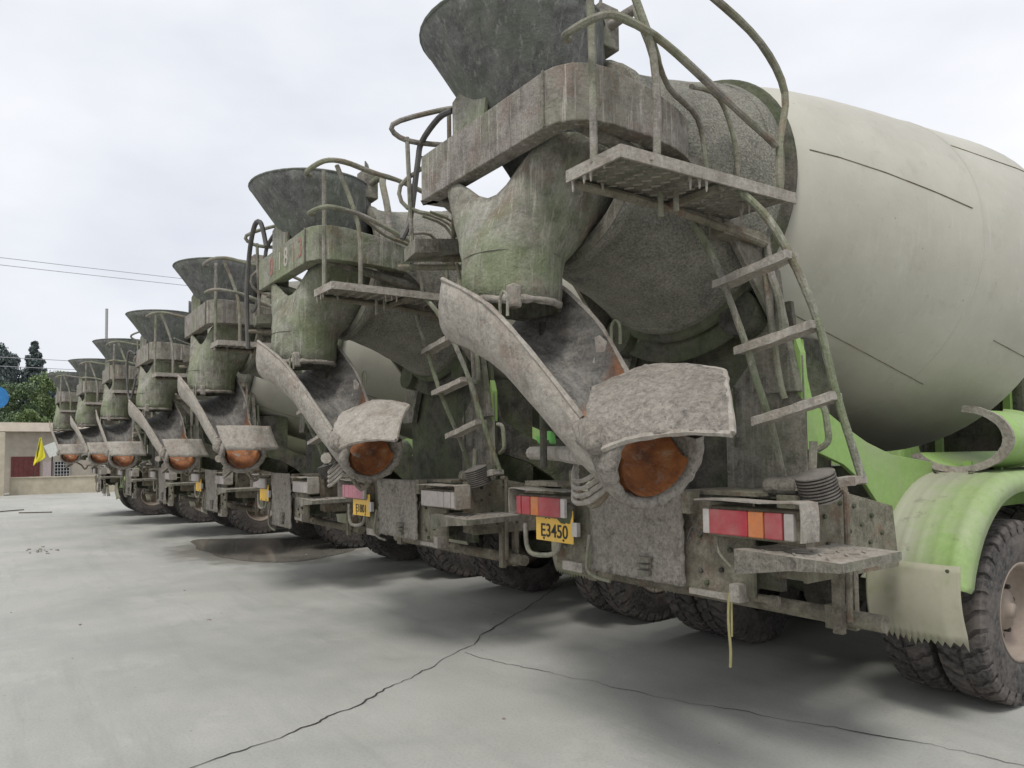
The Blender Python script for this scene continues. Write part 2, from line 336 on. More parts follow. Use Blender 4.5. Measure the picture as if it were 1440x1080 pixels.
def text_mesh(name, s, size, mat, parent, loc, rot=(R(90), 0, 0), ext=.002, sx=1):
    cu = bpy.data.curves.new(name, 'FONT'); cu.body = s; cu.size = size; cu.extrude = ext; cu.align_x = 'CENTER'; cu.align_y = 'CENTER'; cu.offset = size*.008
    t = bpy.data.objects.new(name, cu); C.objects.link(t); bpy.context.view_layer.update()
    me = bpy.data.meshes.new_from_object(t.evaluated_get(bpy.context.evaluated_depsgraph_get())); bpy.data.objects.remove(t)
    me.materials.clear(); me.materials.append(MAT[mat]); me.name = name
    o = bpy.data.objects.new(name, me); C.objects.link(o); o.parent = parent; o.location = loc; o.rotation_euler = rot; o.scale = (sx, 1, 1); return o

# ------------------------------------------------------------------ ground
g = MB(); g.faces([(-400, -400, 0), (400, -400, 0), (400, 400, 0), (-400, 400, 0)], [(0, 1, 2, 3)])
tag(g.build('yard_ground', 'ground'), kind='structure')
def crackline(pts, w, seed, name='ground_crack'):
    P = crs([Vector((x, y, 0)) for x, y in pts], 14); m = MB(); L = []; Rr = []
    for i, p in enumerate(P):
        t = (P[min(i+1, len(P)-1)]-P[max(i-1, 0)]).normalized(); nn = Vector((-t.y, t.x, 0))
        j = nn*.022*noise.noise(Vector((p.x*5, p.y*5, seed)))*2 + nn*.01*noise.noise(Vector((p.x*25, p.y*25, seed)))*2
        ww = w*(.35+1.1*abs(noise.noise(Vector((p.x*3, p.y*3, seed+9)))+.25))
        L.append(p+j+nn*ww/2+Vector((0, 0, .004))); Rr.append(p+j-nn*ww/2+Vector((0, 0, .004)))
    m.grid([L, Rr]); return tag(m.build(name, 'crack'), kind='structure')
crackline([(-3.9, 2.6), (-3.11, 1.52), (-2.5, .65), (-1.97, -.06), (-1.53, -.84), (-1.23, -1.38), (-1.04, -1.79), (-.92, -2.33), (-.8, -3.3)], .013, 1)
crackline([(-1.9, -.1), (-1.4, .03), (-.91, .18), (-.36, .32), (.1, .48), (.66, .72), (1.15, .94), (1.55, 1.03), (2.4, 1.3)], .008, 3)
m = MB(); pts = []; cp = [(-11.9, .05), (-11.2, 1.1), (-9.9, 2.2), (-8.4, 1.7), (-7.75, .7), (-8.1, .1), (-9.2, -.2), (-10.6, -.2)]
for k in range(48):
    i_ = k//6; t = (k % 6)/6; q = [Vector((*cp[(i_+j) % 8], 0)) for j in (-1, 0, 1, 2)]
    p = .5*((2*q[1])+(q[2]-q[0])*t+(2*q[0]-5*q[1]+4*q[2]-q[3])*t*t+(3*q[1]-q[0]-3*q[2]+q[3])*t**3)
    pts.append((p.x+.08*noise.noise(p*1.7), p.y+.08*noise.noise(p*1.7+Vector((5, 0, 0))), .005))
m.faces(pts, [tuple(range(48))]); tag(m.build('puddle', 'wet'), kind='structure')
m = MB()
for k in range(34):     # crumbs of dried concrete
    if k < 16: x, y = random.gauss(-11.9, .35), random.gauss(-2.5, .2)
    else: x, y = random.uniform(-9, 2), random.uniform(-3, 1.4)
    s_ = random.uniform(.006, .02)*(1.3 if k < 16 else .7)
    m.box((x, y, s_*.4), (s_*random.uniform(1, 2.4), s_*1.3, s_*.8), Matrix.Rotation(random.random()*6, 3, 'Z').to_euler())
tag(m.build('concrete_crumbs', 'crust_pale'), 'scattered crumbs of dried concrete lying on the open yard', 'debris', kind='stuff')
for k, (x, y, l, a) in enumerate([(-23.6, -3.0, .8, -.6), (-22.6, -2.5, .9, .5)]):
    m = MB(); m.tube([(x, y, .03), (x+l*.5*math.sin(a), y+l*.5*math.cos(a), .03), (x+l*math.sin(a), y+l*math.cos(a), .03)], .018, 6, 2)
    tag(m.build('fallen_stick', 'bark'), ['longer dark stick lying flat on the yard at the far left', 'shorter dark stick lying behind the longer one on the yard'][k], 'stick')

# ------------------------------------------------------------------ the mixer truck, built once in its own coordinates
# x right, y towards the cab, z up; the rear cross member is at y = 0
AL = R(6.3); DO = Vector((0, .34, 3.11)); DA = Vector((0, math.cos(AL), -math.sin(AL)))
T = empty('mixer_truck')

# drum
dm = MB(); prof = [(.10, .76), (.12, .80), (.2, .85), (.4, .91), (.75, .99), (1.2, 1.075), (1.65, 1.15), (2.1, 1.228), (2.35, 1.272), (2.5, 1.29), (2.56, 1.275), (2.9, 1.10), (3.4, .83), (4.0, .48), (4.1, .3), (4.12, .05)]
drum = dm.lathe(prof, DO, DA, 72).build('drum', 'drum', T, smooth=True)
m = MB(); m.lathe([(-.05, .70), (-.05, .775), (.0, .79), (.08, .79), (.1, .775), (.1, .70)], DO, DA, 72); m.build('roller_ring', 'cone', drum, smooth=False)
m = MB(); m.lathe([(.0, .78), (.02, .83), (.04, .84), (.06, .83), (.08, .78)], DO+DA*.04, DA, 72); m.build('ring_flange', 'crust_dark', drum)
m = MB(); m.lathe([(-.84, .585), (-.83, .60), (-.78, .60), (-.77, .585)]+[(-.77+.7*t/8, .58+.185*(t/8)**1.3) for t in range(1, 9)]+[(-.05, .77)], DO, DA, 64).rough(.012, 6).build('drum_neck', 'cone', drum, smooth=True)
m = MB(); m.lathe([(-.84, .585), (-.85, .54), (-.84, .495)], DO, DA, 64).build('mouth_flange', 'crust', drum, solid=.012)
m = MB(); m.lathe([(-.835, .51), (-.5, .49), (-.45, .05)], DO, DA, 40).build('drum_mouth', 'dark', drum)
for prof_s in (((.2, R(12)), (1.1, R(9)), (1.62, R(7))), ((1.62, R(36)), (2.2, R(34)), (2.5, R(33))), ((.2, R(-48)), (1.1, R(-50)), (1.9, R(-52))), ((2.0, R(-30)), (2.36, R(-31)), (2.9, R(-34)), (3.3, R(-36)))):
    u = DA.cross(Vector((0, 0, 1))).normalized(); w = u.cross(DA)
    P = []
    for (s0, a0), (s1, a1) in zip(prof_s[:-1], prof_s[1:]):
        for q in range(5):
            s_ = s0+(s1-s0)*q/5; a = a0+(a1-a0)*q/5
            rr = [b[1]+(c[1]-b[1])*(s_-b[0])/(c[0]-b[0]) for b, c in zip(prof[:-1], prof[1:]) if b[0] <= s_ < c[0]]
            rr = rr[0] if rr else 1.3
            P.append(DO+DA*s_+(u*math.cos(a)+w*math.sin(a))*(rr+.001))
    MB().tube(P, .0035, 5, 0).build('weld_seam', 'grime', drum)
for s_ in (1.62,):
    rr = 1.1462
    MB().lathe([(-.008, rr-.002), (0, rr+.004), (.008, rr-.001)], DO+DA*s_, DA, 72).build('weld_seam', 'drum', drum, smooth=True)
MB().grid([[DO+DA*.12+(DA.cross(Vector((0, 0, 1))).normalized()*math.cos(a)+DA.cross(Vector((0, 0, 1))).normalized().cross(DA)*math.sin(a))*r for a in [R(212+100*k/24) for k in range(25)]] for r in (.76, .96)]).build('ring_shade_plate', 'crust_dark', T, solid=.01)  # added dark plate, stands in for the shadow below the drum ring
# rollers under the ring
for s_ in (-1, 1):
    MB().lathe([(-.06, .02), (-.06, .13), (.06, .13), (.06, .02)], (.5*s_, .37, 2.36), (0, 1, -.16), 24, True).build('drum_roller', 'crust_dark', T)

# hopper
hp = MB(); rows = []
for t in [i/10 for i in range(11)]:
    z = 3.12+.79*t; r = .26+.25*t**1.1; cy = -.52-.3*t
    rows.append([Vector((r*math.cos(a)-.05-.05*t, cy+r*math.sin(a), z+.02*t*math.sin(a)-.06*max(0, math.sin(a))*0)) for a in [k*2*math.pi/40 for k in range(40)]])
hopper = hp.grid(rows, True).rough(.006, 4).build('hopper', 'hopper', T, solid=.012, smooth=True)
MB().tube(rows[-1]+rows[-1][:2], .011, 6, 0).build('rim_edge', 'hopper', hopper)
m = MB(); arc = [R(a) for a in range(45, 106, 10)]
m.grid([[Vector((-.1+.5*math.cos(a), -.82+.5*math.sin(a), z)) for a in arc] for z in (3.88, 4.0, 4.13)]).build('hopper_guard', 'hopper', hopper, solid=.01, smooth=True)
MB().box((.2, -.42, 3.93), (.14, .14, .24)).tube([(.24, -.42, 3.93), (.42, -.38, 3.96), (.5, -.42, 3.86), (.6, -.42, 3.6), (.64, -.42, 3.3)], .03).build('hinge_arm', 'pipe', hopper, bevel=.008)
m = MB(); m.poly([(-.31, -1.09, 3.35), (-.31, -1.09, 3.55), (-.13, -1.05, 3.68), (-.02, -1.03, 3.68), (-.06, -1.05, 3.36)], (0, .02, 0)).build('hopper_bracket', 'crust_moss', T)

# U-shaped rear beam carrying hopper and funnel
path = [(-.68, -.82), (-.71, -1.06), (-.66, -1.1), (0, -1.1), (.53, -1.1), (.60, -1.085), (.67, -1.04), (.72, -.96), (.74, -.85), (.74, -.6), (.71, -.4), (.66, -.25)]
def beam_rows(z0, z1, dr=0):
    return [[Vector((x, y, z)) for x, y in path] for z in (z0, z1)]
bm_ = MB(); rr = []
for i, (x, y) in enumerate(path):
    a = Vector(path[max(i-1, 0)]); b = Vector(path[min(i+1, len(path)-1)]); t = (b-a).normalized(); nn = Vector((-t.y, t.x)); rise = -.1*max(0, y+.9) if x > 0 else 0
    rr.append([Vector((x, y, 3.09)), Vector((x, y, 3.36+rise)), Vector((x+nn.x*.1, y+nn.y*.1, 3.36+rise)), Vector((x+nn.x*.1, y+nn.y*.1, 3.34+rise)), Vector((x+nn.x*.012, y+nn.y*.012, 3.34+rise)), Vector((x+nn.x*.012, y+nn.y*.012, 3.11)), Vector((x+nn.x*.1, y+nn.y*.1, 3.11)), Vector((x+nn.x*.1, y+nn.y*.1, 3.09))])
beam = bm_.rings(rr, True).build('rear_beam', 'beam', T, bevel=.006)
MB().box((.535, -1.105, 3.225), (.012, .008, .27)).build('weld_line', 'crust', beam)
for s_ in (-1, 1): MB().tube([(.62*s_, -1.0 if s_ > 0 else -.85, 3.12), (.6*s_, -.2, 3.0), (.55*s_, .44, 2.98)], .035, 8, 2).build('beam_brace', 'crust', beam)

# collecting funnel
fn = MB(); rows = []
K = 44
for t in [i/12 for i in range(13)]:
    row = []
    for k in range(K):
        a = k*2*math.pi/K
        rb = .258
        if t < .24: r = rb+.007*t/.24; cx, cy = 0, -.925+.02*t/.24; z = 2.34+.26*(t/.24)
        else:
            q = (t-.24)/.76; r = .265+.16*q; cx = -.11*q; cy = -.905+.3*q; z = 2.6+.58*q
        # the mouth is cut low on the rear left side
        cut = (max(0, math.cos(a-R(284)))**9*.25+.06*max(0, math.cos(a-R(190)))**.6+.10*max(0, math.cos(a-R(110)))**2)*max(0, (t-.24)/.76)**1.5
        qq = max(0, (t-.24)/.76)**.6; c4 = (abs(math.cos(a-R(280)))**5+abs(math.sin(a-R(280)))**5)**-.2; r *= 1+(c4*1.02-1)*qq
        row.append(Vector((cx+r*(1+(.16*(t-.24)/.76 if t > .24 else 0))*math.cos(a), cy+r*math.sin(a), z-cut-.1*(1 if t < .24 else 0)*math.cos(a)*0)))
    rows.append(row)
funnel = fn.grid(rows, True).rough(.01, 5).build('collector_funnel', 'crust_moss', T, solid=.012, smooth=True)
m = MB(); m.lathe([(-.012, .255), (0, .272), (.02, .272), (.03, .262)], (0, -.925, 2.345), (0, 0, 1), 44).rough(.014, 16).build('funnel_rim', 'crust_pale', funnel, smooth=True)
m = MB(); m.lathe([(-.006, .262), (0, .274), (.008, .264)], (0, -.905, 2.6), (0, 0, 1), 44).build('band', 'crust', funnel)
MB().box((.22, -1.06, 2.36), (.07, .06, .12)).rough(.01, 20).build('lug', 'crust_pale', funnel, bevel=.015)

# discharge chute, pivoting under the funnel
PV = Vector((0, -.92, 0))
Nn = [(-.16, -1.25, 2.50), (.12, -1.25, 2.37), (.32, -1.23, 2.24), (.57, -1.17, 1.98), (.78, -1.11, 1.73), (.90, -1.09, 1.62)]
Ff = [(-.15, -.64, 2.60), (.05, -.64, 2.50), (.20, -.65, 2.40), (.42, -.66, 2.21), (.65, -.70, 1.94), (.88, -.70, 1.68)]
Kk = [(-.30, -.95, 2.20), (-.03, -.94, 2.10), (.17, -.93, 1.98), (.42, -.92, 1.78), (.66, -.91, 1.56), (.88, -.91, 1.40)]
ax = Vector((.94, -.1, -.42)).normalized(); O = Vector((.97, -.895, 1.565)); w = Vector((.1, 1, 0)); w = (w-ax*w.dot(ax)).normalized(); d = ax.cross(w); d = d if d.z > 0 else -d
def chute_rows(ins=0):
    rows = []
    for n_, f_, k_ in zip(*[crs([Vector(p) for p in q], 3) for q in (Nn, Ff, Kk)]):
        mid = (n_+f_)/2; w_ = (n_-f_)/2; d_ = k_-mid; row = []
        for j in range(21):
            th = math.pi*j/20; c_ = math.cos(th); s__ = math.sin(th); q = mid+w_*math.copysign(abs(c_)**.72, c_)*(1-ins)+d_*s__**.8*(1-ins)
            row.append(q-PV)
        rows.append(row)
    if ins:
        for k in (.0, .045): rows.append([O+ax*k-w*math.cos(math.pi*j/20)*.172-d*math.sin(math.pi*j/20)*.172-PV for j in range(21)])
    return rows
cr_ = MB().grid(chute_rows()).rough(.008, 7)
chute = cr_.build('discharge_chute', 'crust_pale', T, solid=.012, smooth=True); chute.location = PV
MB().grid(chute_rows(.04)).build('chute_liner', 'liner', chute, smooth=True)
for rim, nm in ((Nn, 'chute_edge'), (Ff, 'chute_edge')):
    MB().tube([Vector(p)-PV for p in rim[:-1]], .013, 6, 4, .4).build(nm, 'crust_pale', chute)
for px, py, pz in ((.33, -1.22, 2.24), (.49, -.66, 2.13)):
    b = Vector((px, py, pz))-PV; MB().tube([b, b+Vector((.0, 0, .07)), b+Vector((.03, 0, .1)), b+Vector((.06, 0, .07)), b+Vector((.06, 0, -.02))], .008, 6).build('chute_loop', 'pipe', chute)
# outlet collar: a thick crusted U at the end of the trough
def ring_rows(prof, a0, a1, n):
    return [[O+ax*s_+(w*math.cos(a)*1.08+d*math.sin(a))*r-PV for a in [a0+(a1-a0)*k/n for k in range(n+1)]] for s_, r in prof]
MB().grid(ring_rows([(-.16, .2), (-.1, .215), (-.02, .232), (.03, .235), (.055, .225), (.06, .205), (.05, .186), (0, .178), (-.12, .178)], R(150), R(390), 56)).rough(.009, 22).build('outlet_ring', 'crust_heavy', chute, smooth=True)
MB().lathe([(-.12, .02), (-.1, .05), (-.02, .07), (.08, .065), (.12, .03)], Vector((.85, -1.12, 1.65))-PV, (.7, -.1, -.3), 18, True).rough(.06, 9).build('hinge_lump', 'crust_heavy', chute, smooth=True)
# splash hood folded back over the outlet
hr = [[(.72, -1.0, 1.86), (.76, -.85, 1.92), (.86, -.8, 1.955), (1.03, -.77, 1.945), (1.14, -.76, 1.925), (1.24, -.74, 1.9)],
      [(.77, -1.06, 1.81), (.84, -.97, 1.86), (.96, -.92, 1.875), (1.13, -.88, 1.865), (1.25, -.87, 1.855), (1.34, -.86, 1.84)],
      [(.85, -1.14, 1.72), (.97, -1.09, 1.74), (1.1, -1.05, 1.76), (1.26, -1.02, 1.76), (1.36, -1.0, 1.755), (1.45, -.98, 1.745)],
      [(.95, -1.15, 1.59), (1.07, -1.13, 1.625), (1.19, -1.12, 1.64), (1.33, -1.09, 1.65), (1.43, -1.08, 1.645), (1.52, -1.06, 1.64)]]
MB().grid([[p-PV for p in r] for r in smooth_rows(hr, 6, 7)]).rough(.014, 15).build('splash_hood', 'crust_heavy', chute, solid=.02, smooth=True)
MB().tube([Vector(p)-PV for p in hr[0]], .013, 6, 4, .5).tube([Vector(p)-PV for p in hr[3]], .014, 6, 4, .5).tube([Vector(r[-1])-PV for r in hr], .013, 6, 3, .5).build('hood_edge', 'crust_pale', chute)
# swing arm, bracket pipes below the chute
MB().tube([(-.80, -.2, 1.58), (.0, -.6, 1.575), (.66, -.98, 1.56)], .042, 10, 3, .15).build('slewing_pipe', 'crust_pale', T)
MB().lathe([(-.1, .055), (-.1, .07), (.25, .07), (.25, .05)], (-.5, -.28, 1.6), (.8, -.5, .0), 14, True).build('lift_cylinder', 'crust_dark', T, smooth=True)
MB().box((-.5, -.33, 1.66), (.1, .05, .05)).rough(.03, 20).build('paint_daub', 'wetgreen', T, bevel=.015)
MB().box((-.32, -.42, 1.67), (.07, .05, .08)).rough(.03, 20).build('paint_daub', 'wetgreen', T, bevel=.015)
MB().tube([(.12, -.62, 1.47), (.0, -.5, 1.4), (.05, -.42, 1.28), (.12, -.36, 1.36)], .02, 7).build('hook', 'grime', T)
for k in range(4):
    z = 1.5-.035*k; MB().tube([(.28, -.72, z+.03), (.42, -.86, z-.05), (.58, -.9, z-.04), (.68, -.84, z+.05)], .014, 6, 3, .3).build('hose_loop', 'crust_pale', T)
MB().box((-.55, -.25, 1.385), (.34, .14, .03)).build('hose_tray', 'grime', T)
MB().tube([(.0, -.72, 1.5), (-.02, -.7, 2.3)], .02, 8, 0).build('chute_stay', 'crust_dark', T)

# pedestal
pd = MB(); pd.poly([(-.74, .5, 1.02), (-.74, .5, 2.28), (-.6, .5, 2.36), (.3, .5, 2.36), (.46, .5, 2.42), (.72, .5, 2.42), (.78, .5, 1.9), (.78, .5, 1.02)], (0, .03, 0))
ped = pd.build('pedestal', 'crust_dark', T)
MB().poly([(.26, .49, 1.3), (.26, .49, 1.9), (.45, .49, 2.1), (.5, .49, 2.42), (.79, .49, 2.1), (.80, .49, 1.3)], (0, .008, 0)).build('corner_plate', 'crust', ped)
MB().tube([(.34, .47, 1.96), (.34, .47, 1.6)], .006, 5, 0).build('cable', 'crust_dark', ped)
for s_ in (-1, 1):   # leaning corner pillars
    MB().poly([(.60*s_, .42, 1.9), (.40*s_, .42, 2.4), (.28*s_, .42, 2.98), (.30*s_, .42, 3.12), (.62*s_, .42, 3.12), (.70*s_, .42, 2.4), (.80*s_, .42, 1.9)], (0, .06, 0)).build('pillar', 'crust', T, bevel=.006)
    MB().poly([(.64*s_, .415, 2.3), (.64*s_, .415, 3.1), (.64*s_, -.3, 3.1), (.64*s_, -.15, 3.0)], (.03*s_, 0, 0)).build('arm_gusset', 'crust', T)
    MB().tube([(.36*s_, .40, 2.3), (.3*s_, .38, 2.46), (.36*s_, .36, 2.56), (.46*s_, .38, 2.58)], .032, 8).build('oil_pipe', 'pipe', T)
MB().box((0, .8, 1.7), (1.2, .5, 1.1)).build('pedestal_box', 'crust_dark', ped)
MB().tube([(.60, .36, 2.96), (.68, .34, 2.9), (.70, .34, 2.6), (.76, .34, 2.4), (.77, .34, 2.22), (.71, .34, 2.2)], .022, 8).build('oil_pipe', 'pipe', T)
MB().tube([(.62, .35, 3.0), (.68, .34, 2.5), (.74, .34, 2.0), (.76, .36, 1.86)], .018, 8).build('oil_pipe', 'pipe', T)
MB().tube([(.83, .5, 1.83), (.90, .5, 1.81), (.92, .5, 1.7), (.92, .5, 1.62), (.86, .5, 1.58)], .018, 8).build('grab_handle', 'crust_moss', T)
# side arches: right one green, left one darkened to stand in for shade
for s_ in (-1, 1):
    pts = [(.53, 2.2), (.56, 1.98), (.60, 1.86), (.90, 1.72), (1.15, 1.62), (1.44, 1.54), (1.9, 1.49), (2.3, 1.46), (3.7, 1.4), (3.7, 1.14), (1.6, 1.14), (1.4, 1.12), (1.28, 1.22), (1.13, 1.36), (.89, 1.49), (.61, 1.57), (.53, 1.58)]
    arch = MB().poly([(.745*s_, y, z) for y, z in pts], (.03*s_, 0, 0)).build('side_arch', 'green2' if s_ > 0 else 'crust_dark', T, bevel=.004)
    MB().box((.72*s_, 1.9, 1.19), (.1, 3.2, .08)).build('arch_foot', 'crust_dark', arch)
MB().poly([(.785, .48, 1.86), (.785, .48, 2.12), (.75, .48, 2.22), (.72, .48, 1.95)], (0, .05, 0)).build('painted_edge', 'green2', T)

# platform with handrails
pl = empty('platform', parent=T); 
MB().poly([(.66, -1.07, 2.82), (1.0, -1.06, 2.82), (1.05, .05, 2.82), (.66, .05, 2.82)], (0, 0, .012)).build('deck', 'crust', pl)
MB().box((.83, -1.068, 2.825), (.35, .012, .055)).box((1.03, -.5, 2.825), (.012, 1.14, .055), Matrix.Rotation(R(-2.6), 3, 'Z').to_euler()).box((.655, -.5, 2.825), (.012, 1.14, .055)).build('deck_edge', 'crust_pale', pl)
m = MB()
for i in range(12):
    for j in range(6): m.box((.695+.058*j+.025*(i % 2), -1.0+.085*i, 2.817), (.045, .007, .006), Matrix.Rotation(R(40), 3, 'Z').to_euler())
tag(m.build('deck_grip', 'crust_pale', pl), kind='stuff')
MB().tube([(.68, -1.02, 2.79), (.7, -.4, 2.78), (.7, .3, 2.72)], .022, 8, 2).box((.84, -.45, 2.79), (.36, .035, .03)).box((.66, .2, 2.75), (.1, .5, .06)).build('deck_bearer', 'grime', pl)
MB().tube([(.80, -.62, 2.8), (.80, -.62, 2.68)], .014, 6, 0).tube([(.86, -.58, 2.8), (.86, -.58, 2.7)], .014, 6, 0).build('bracket_pin', 'pipe', pl)
rail = empty('platform_rail', parent=T)
def rr_(name, pts, r=.017, k=4): MB().tube(pts, r, 8, k, .12).build(name, 'pipe', rail)
rr_('rail_post', [(.83, -1.06, 2.83), (.83, -1.06, 3.4), (.8, -1.05, 3.74)], .018)
rr_('rail_post', [(.99, -.84, 2.83), (1.0, -.86, 3.3), (.93, -1.0, 3.75)], .018)
rr_('top_rail', [(.70, -1.12, 3.72), (.76, -1.17, 3.72), (.98, -1.12, 3.74), (1.0, -.97, 3.76), (1.0, -.75, 3.73), (1.0, -.46, 3.70), (1.0, -.1, 3.59), (1.0, .09, 3.39), (1.0, .03, 3.1), (1.01, .01, 2.83)], .019)
rr_('middle_rail', [(.72, -1.1, 3.42), (.78, -1.16, 3.40), (.97, -1.12, 3.40), (1.0, -1.0, 3.40), (1.0, -.78, 3.37), (1.0, -.43, 3.25), (1.0, -.0, 3.1)], .018)
rr_('inner_rail', [(.96, -.82, 3.39), (.8, -.55, 3.33), (.72, -.25, 3.28), (.71, -.18, 3.05), (.71, -.15, 2.84)], .014)
rr_('inner_rail', [(.9, -.5, 3.3), (.74, -.1, 3.42), (.72, .05, 3.2), (.71, .08, 2.9)], .013)

rnd_d = random.Random(3); m = MB()
for k in range(16):
    x = rnd_d.uniform(.68, 1.02); y = rnd_d.uniform(-1.05, 0) if k > 4 else -1.06; l = rnd_d.uniform(.02, .07)
    m.tube([(x, y, 2.81), (x+.002, y, 2.81-l*.5), (x, y+.002, 2.81-l)], [.009, .006, .003], 5, 2)
tag(m.build('cement_drips', 'crust_pale', pl), kind='stuff')
# ladder
ld = empty('ladder', parent=T)
def lr(name, pts, r): MB().tube(pts, r, 8, 4, .15).build(name, 'crust_moss', ld)
lr('ladder_rail', [(.985, -.3, 2.83), (1.10, -.22, 2.66), (1.18, -.13, 2.42), (1.22, -.03, 2.16), (1.23, .08, 1.84), (1.245, .16, 1.62), (1.26, .22, 1.45)], .019)
lr('ladder_rail', [(.62, -.18, 2.78), (.76, -.18, 2.52), (.86, -.1, 2.12), (.86, -.02, 1.94), (.86, .1, 1.69), (.84, .22, 1.41)], .018)
for (x0, y0, z0), (x1, y1, z1) in (((.74, -.14, 2.43), (1.18, -.17, 2.48)), ((.83, -.1, 2.08), (1.22, -.06, 2.16)), ((.83, .03, 1.73), (1.24, .06, 1.83)), ((.83, .24, 1.385), (1.27, .2, 1.435))):
    a = Vector((x0, y0, z0)); b = Vector((x1, y1, z1)); d_ = (b-a).normalized(); v = Vector((0, 1, 0))
    m = MB(); m.rings([[p+v*q*.055+Vector((0, 0, h)) for q, h in ((-1, -.026), (-1, .014), (-.7, .02), (.7, .02), (1, .014), (1, -.022), (.6, -.016), (-.6, -.016))] for p in [a+(b-a)*t/8 for t in range(9)]]).rough(.007, 14).build('ladder_step', 'crust_pale', ld)

# left side walkway with its pipe and guard loop
lw = empty('left_walkway', parent=T)
MB().poly([(-1.0, -1.05, 2.80), (-.75, -1.1, 2.80), (-.74, -.7, 2.86), (-.98, -.62, 2.86)], (0, 0, .09)).rough(.02, 12).build('walkway_deck', 'crust', lw)
MB().tube([(-.98, -1.1, 2.76), (-.74, -.72, 2.76)], .02, 7, 0).tube([(-.74, -.74, 2.78), (-.73, -.72, 2.66)], .014, 6, 0).tube([(-.76, -.8, 2.78), (-.75, -.78, 2.68)], .012, 6, 0).build('walkway_bearer', 'grime', lw)
MB().tube([(-.66, -.88, 3.7), (-.8, -.9, 3.7), (-.97, -.93, 3.6), (-.99, -.95, 3.46), (-1.0, -1.0, 3.1), (-1.0, -1.06, 2.95)], .019, 8, 4).build('water_hose', 'hose', lw)
MB().tube([(-.72, -.7, 3.8), (-.9, -.85, 3.8), (-1.0, -1.12, 3.68), (-1.0, -1.02, 3.6), (-.9, -.72, 3.6)], .017, 8, 4).tube([(-1.0, -1.02, 3.62), (-.98, -1.0, 2.9)], .015, 7, 0).tube([(-.84, -.8, 3.8), (-.84, -.8, 3.4)], .015, 7, 0).tube([(-.98, -.9, 3.45), (-1.02, -1.06, 3.3), (-1.0, -1.02, 3.16), (-.86, -.8, 3.1)], .014, 7, 3).build('walkway_rail', 'pipe', lw)
MB().tube([(-.86, -.85, 2.83), (-.7, -.3, 2.86), (-.52, .44, 2.9)], .028, 8, 2).tube([(-.98, -.7, 2.83), (-.7, -.85, 3.1)], .016, 7, 0).build('walkway_arm', 'grime', lw)
for dx in (0, .05, .1): MB().tube([(-.93+dx, -.95, 3.1), (-.9+dx, -.8, 3.05), (-.86+dx, -.72, 2.9)], .009, 6, 3).build('spray_pipe', 'pipe', lw)

# rear cross member, guard panel
cm = MB(); cm.box((0, .01, 1.075), (1.6, .02, .49)); cm.box((0, .05, 1.315), (1.6, .1, .012))
cm = cm.build('rear_crossmember', 'grime', T)
MB().box((.56, .0, .815), (.34, .05, .03)).build('bumper_lip', 'crust_pale', cm)
MB().box((.72, -.02, .85), (.06, .08, .09)).build('bumper_bracket', 'crust_pale', cm)
MB().box((-.6, -.01, .83), (.2, .05, .06)).build('bumper_bracket', 'crust_pale', cm)
for bx, bz in ((.46, 1.12), (.46, .93), (.55, 1.2), (.66, 1.06), (.75, 1.0), (.6, .95), (.5, .87), (-.5, .95), (-.6, 1.1), (-.7, .95)):
    MB().lathe([(0, .014), (.014, .014), (.018, .008), (.018, .0)], (bx, -.001, bz), (0, -1, 0), 8).build('bolt', 'crust_dark' if bx*bz > .4 else 'grime', cm)
gp = []
for i in range(20):
    gp.append([Vector((-.385+.77*j/22+.006*noise.noise(Vector((0, i*.5, 3)))*(1 if j in (0, 22) else 0)*2, -.05-.03*(i/19-.3)**2, .835+.52*i/19-(.012 if i == 0 else 0)*noise.noise(Vector((j*.7, 0, 0))))) for j in range(23)])
panel = MB().grid(gp).rough(.012, 22).build('guard_panel', 'crust_heavy', T, solid=.012, smooth=True)
MB().box((.1, -.075, .955), (.09, .03, .035)).box((.1, -.08, .92), (.1, .03, .02)).box((.1, -.075, .88), (.09, .03, .03)).rough(.01, 25).build('panel_hinge', 'crust', panel, bevel=.006)
MB().tube([(.41, -.05, 1.1), (.45, -.05, 1.17), (.5, -.05, 1.13), (.56, -.04, 1.2)], .005, 5).build('wire', 'hose', panel)
MB().tube([(-.37, -.08, 1.06), (-.37, -.1, .93), (-.37, -.1, .84), (-.3, -.08, .8), (-.2, -.07, .79)], .011, 7).build('drip_pipe', 'pipe', panel)
MB().box((.535, .25, 1.35), (.5, .4, .02)).box((.42, -.03, 1.3), (.06, .08, .12)).build('lamp_shelf', 'grime', T)

# tail lights
def tail_light(s_, mats, shade='crust_pale'):
    tl = empty('tail_light', parent=T); cx = .86*s_; z = 1.215
    MB().box((cx, .02-.06, z), (.55, .1, .16)).build('lamp_housing', 'grime', tl, bevel=.02)
    seg = [(.595, .045, mats[0]), (.735, .24, mats[1]), (.90, .09, mats[2]), (1.0, .1, mats[1]), (1.085, .055, mats[3])]
    for x, w_, mt in seg:
        MB().box((x*s_, -.101, z), (w_-.003, .03, .128)).build({'lens_red': 'red_lens', 'lens_amber': 'amber_lens', 'lens_clear': 'clear_lens'}.get(mt, 'lamp_lens'), mt, tl, bevel=.006)
    sh = [[(x*s_, y, zz) for x, zz in ((.54, 1.325), (.7, 1.33), (.95, 1.325), (1.12, 1.335), (1.165, 1.33), (1.17, 1.25), (1.165, 1.15))] for y in (.0, -.07, -.14)]
    MB().grid([[Vector(p) for p in r] for r in sh]).build('lamp_shade', shade, tl, solid=.008)
    MB().tube([(.62*s_, -.06, 1.14), (.64*s_, -.07, 1.05), (.68*s_, -.03, .98)], .007, 6).build('lamp_cable', 'pipe', tl)
    return tl
tlr = tail_light(1, ['lens_clear', 'lens_red', 'lens_amber', 'lens_dusty'])
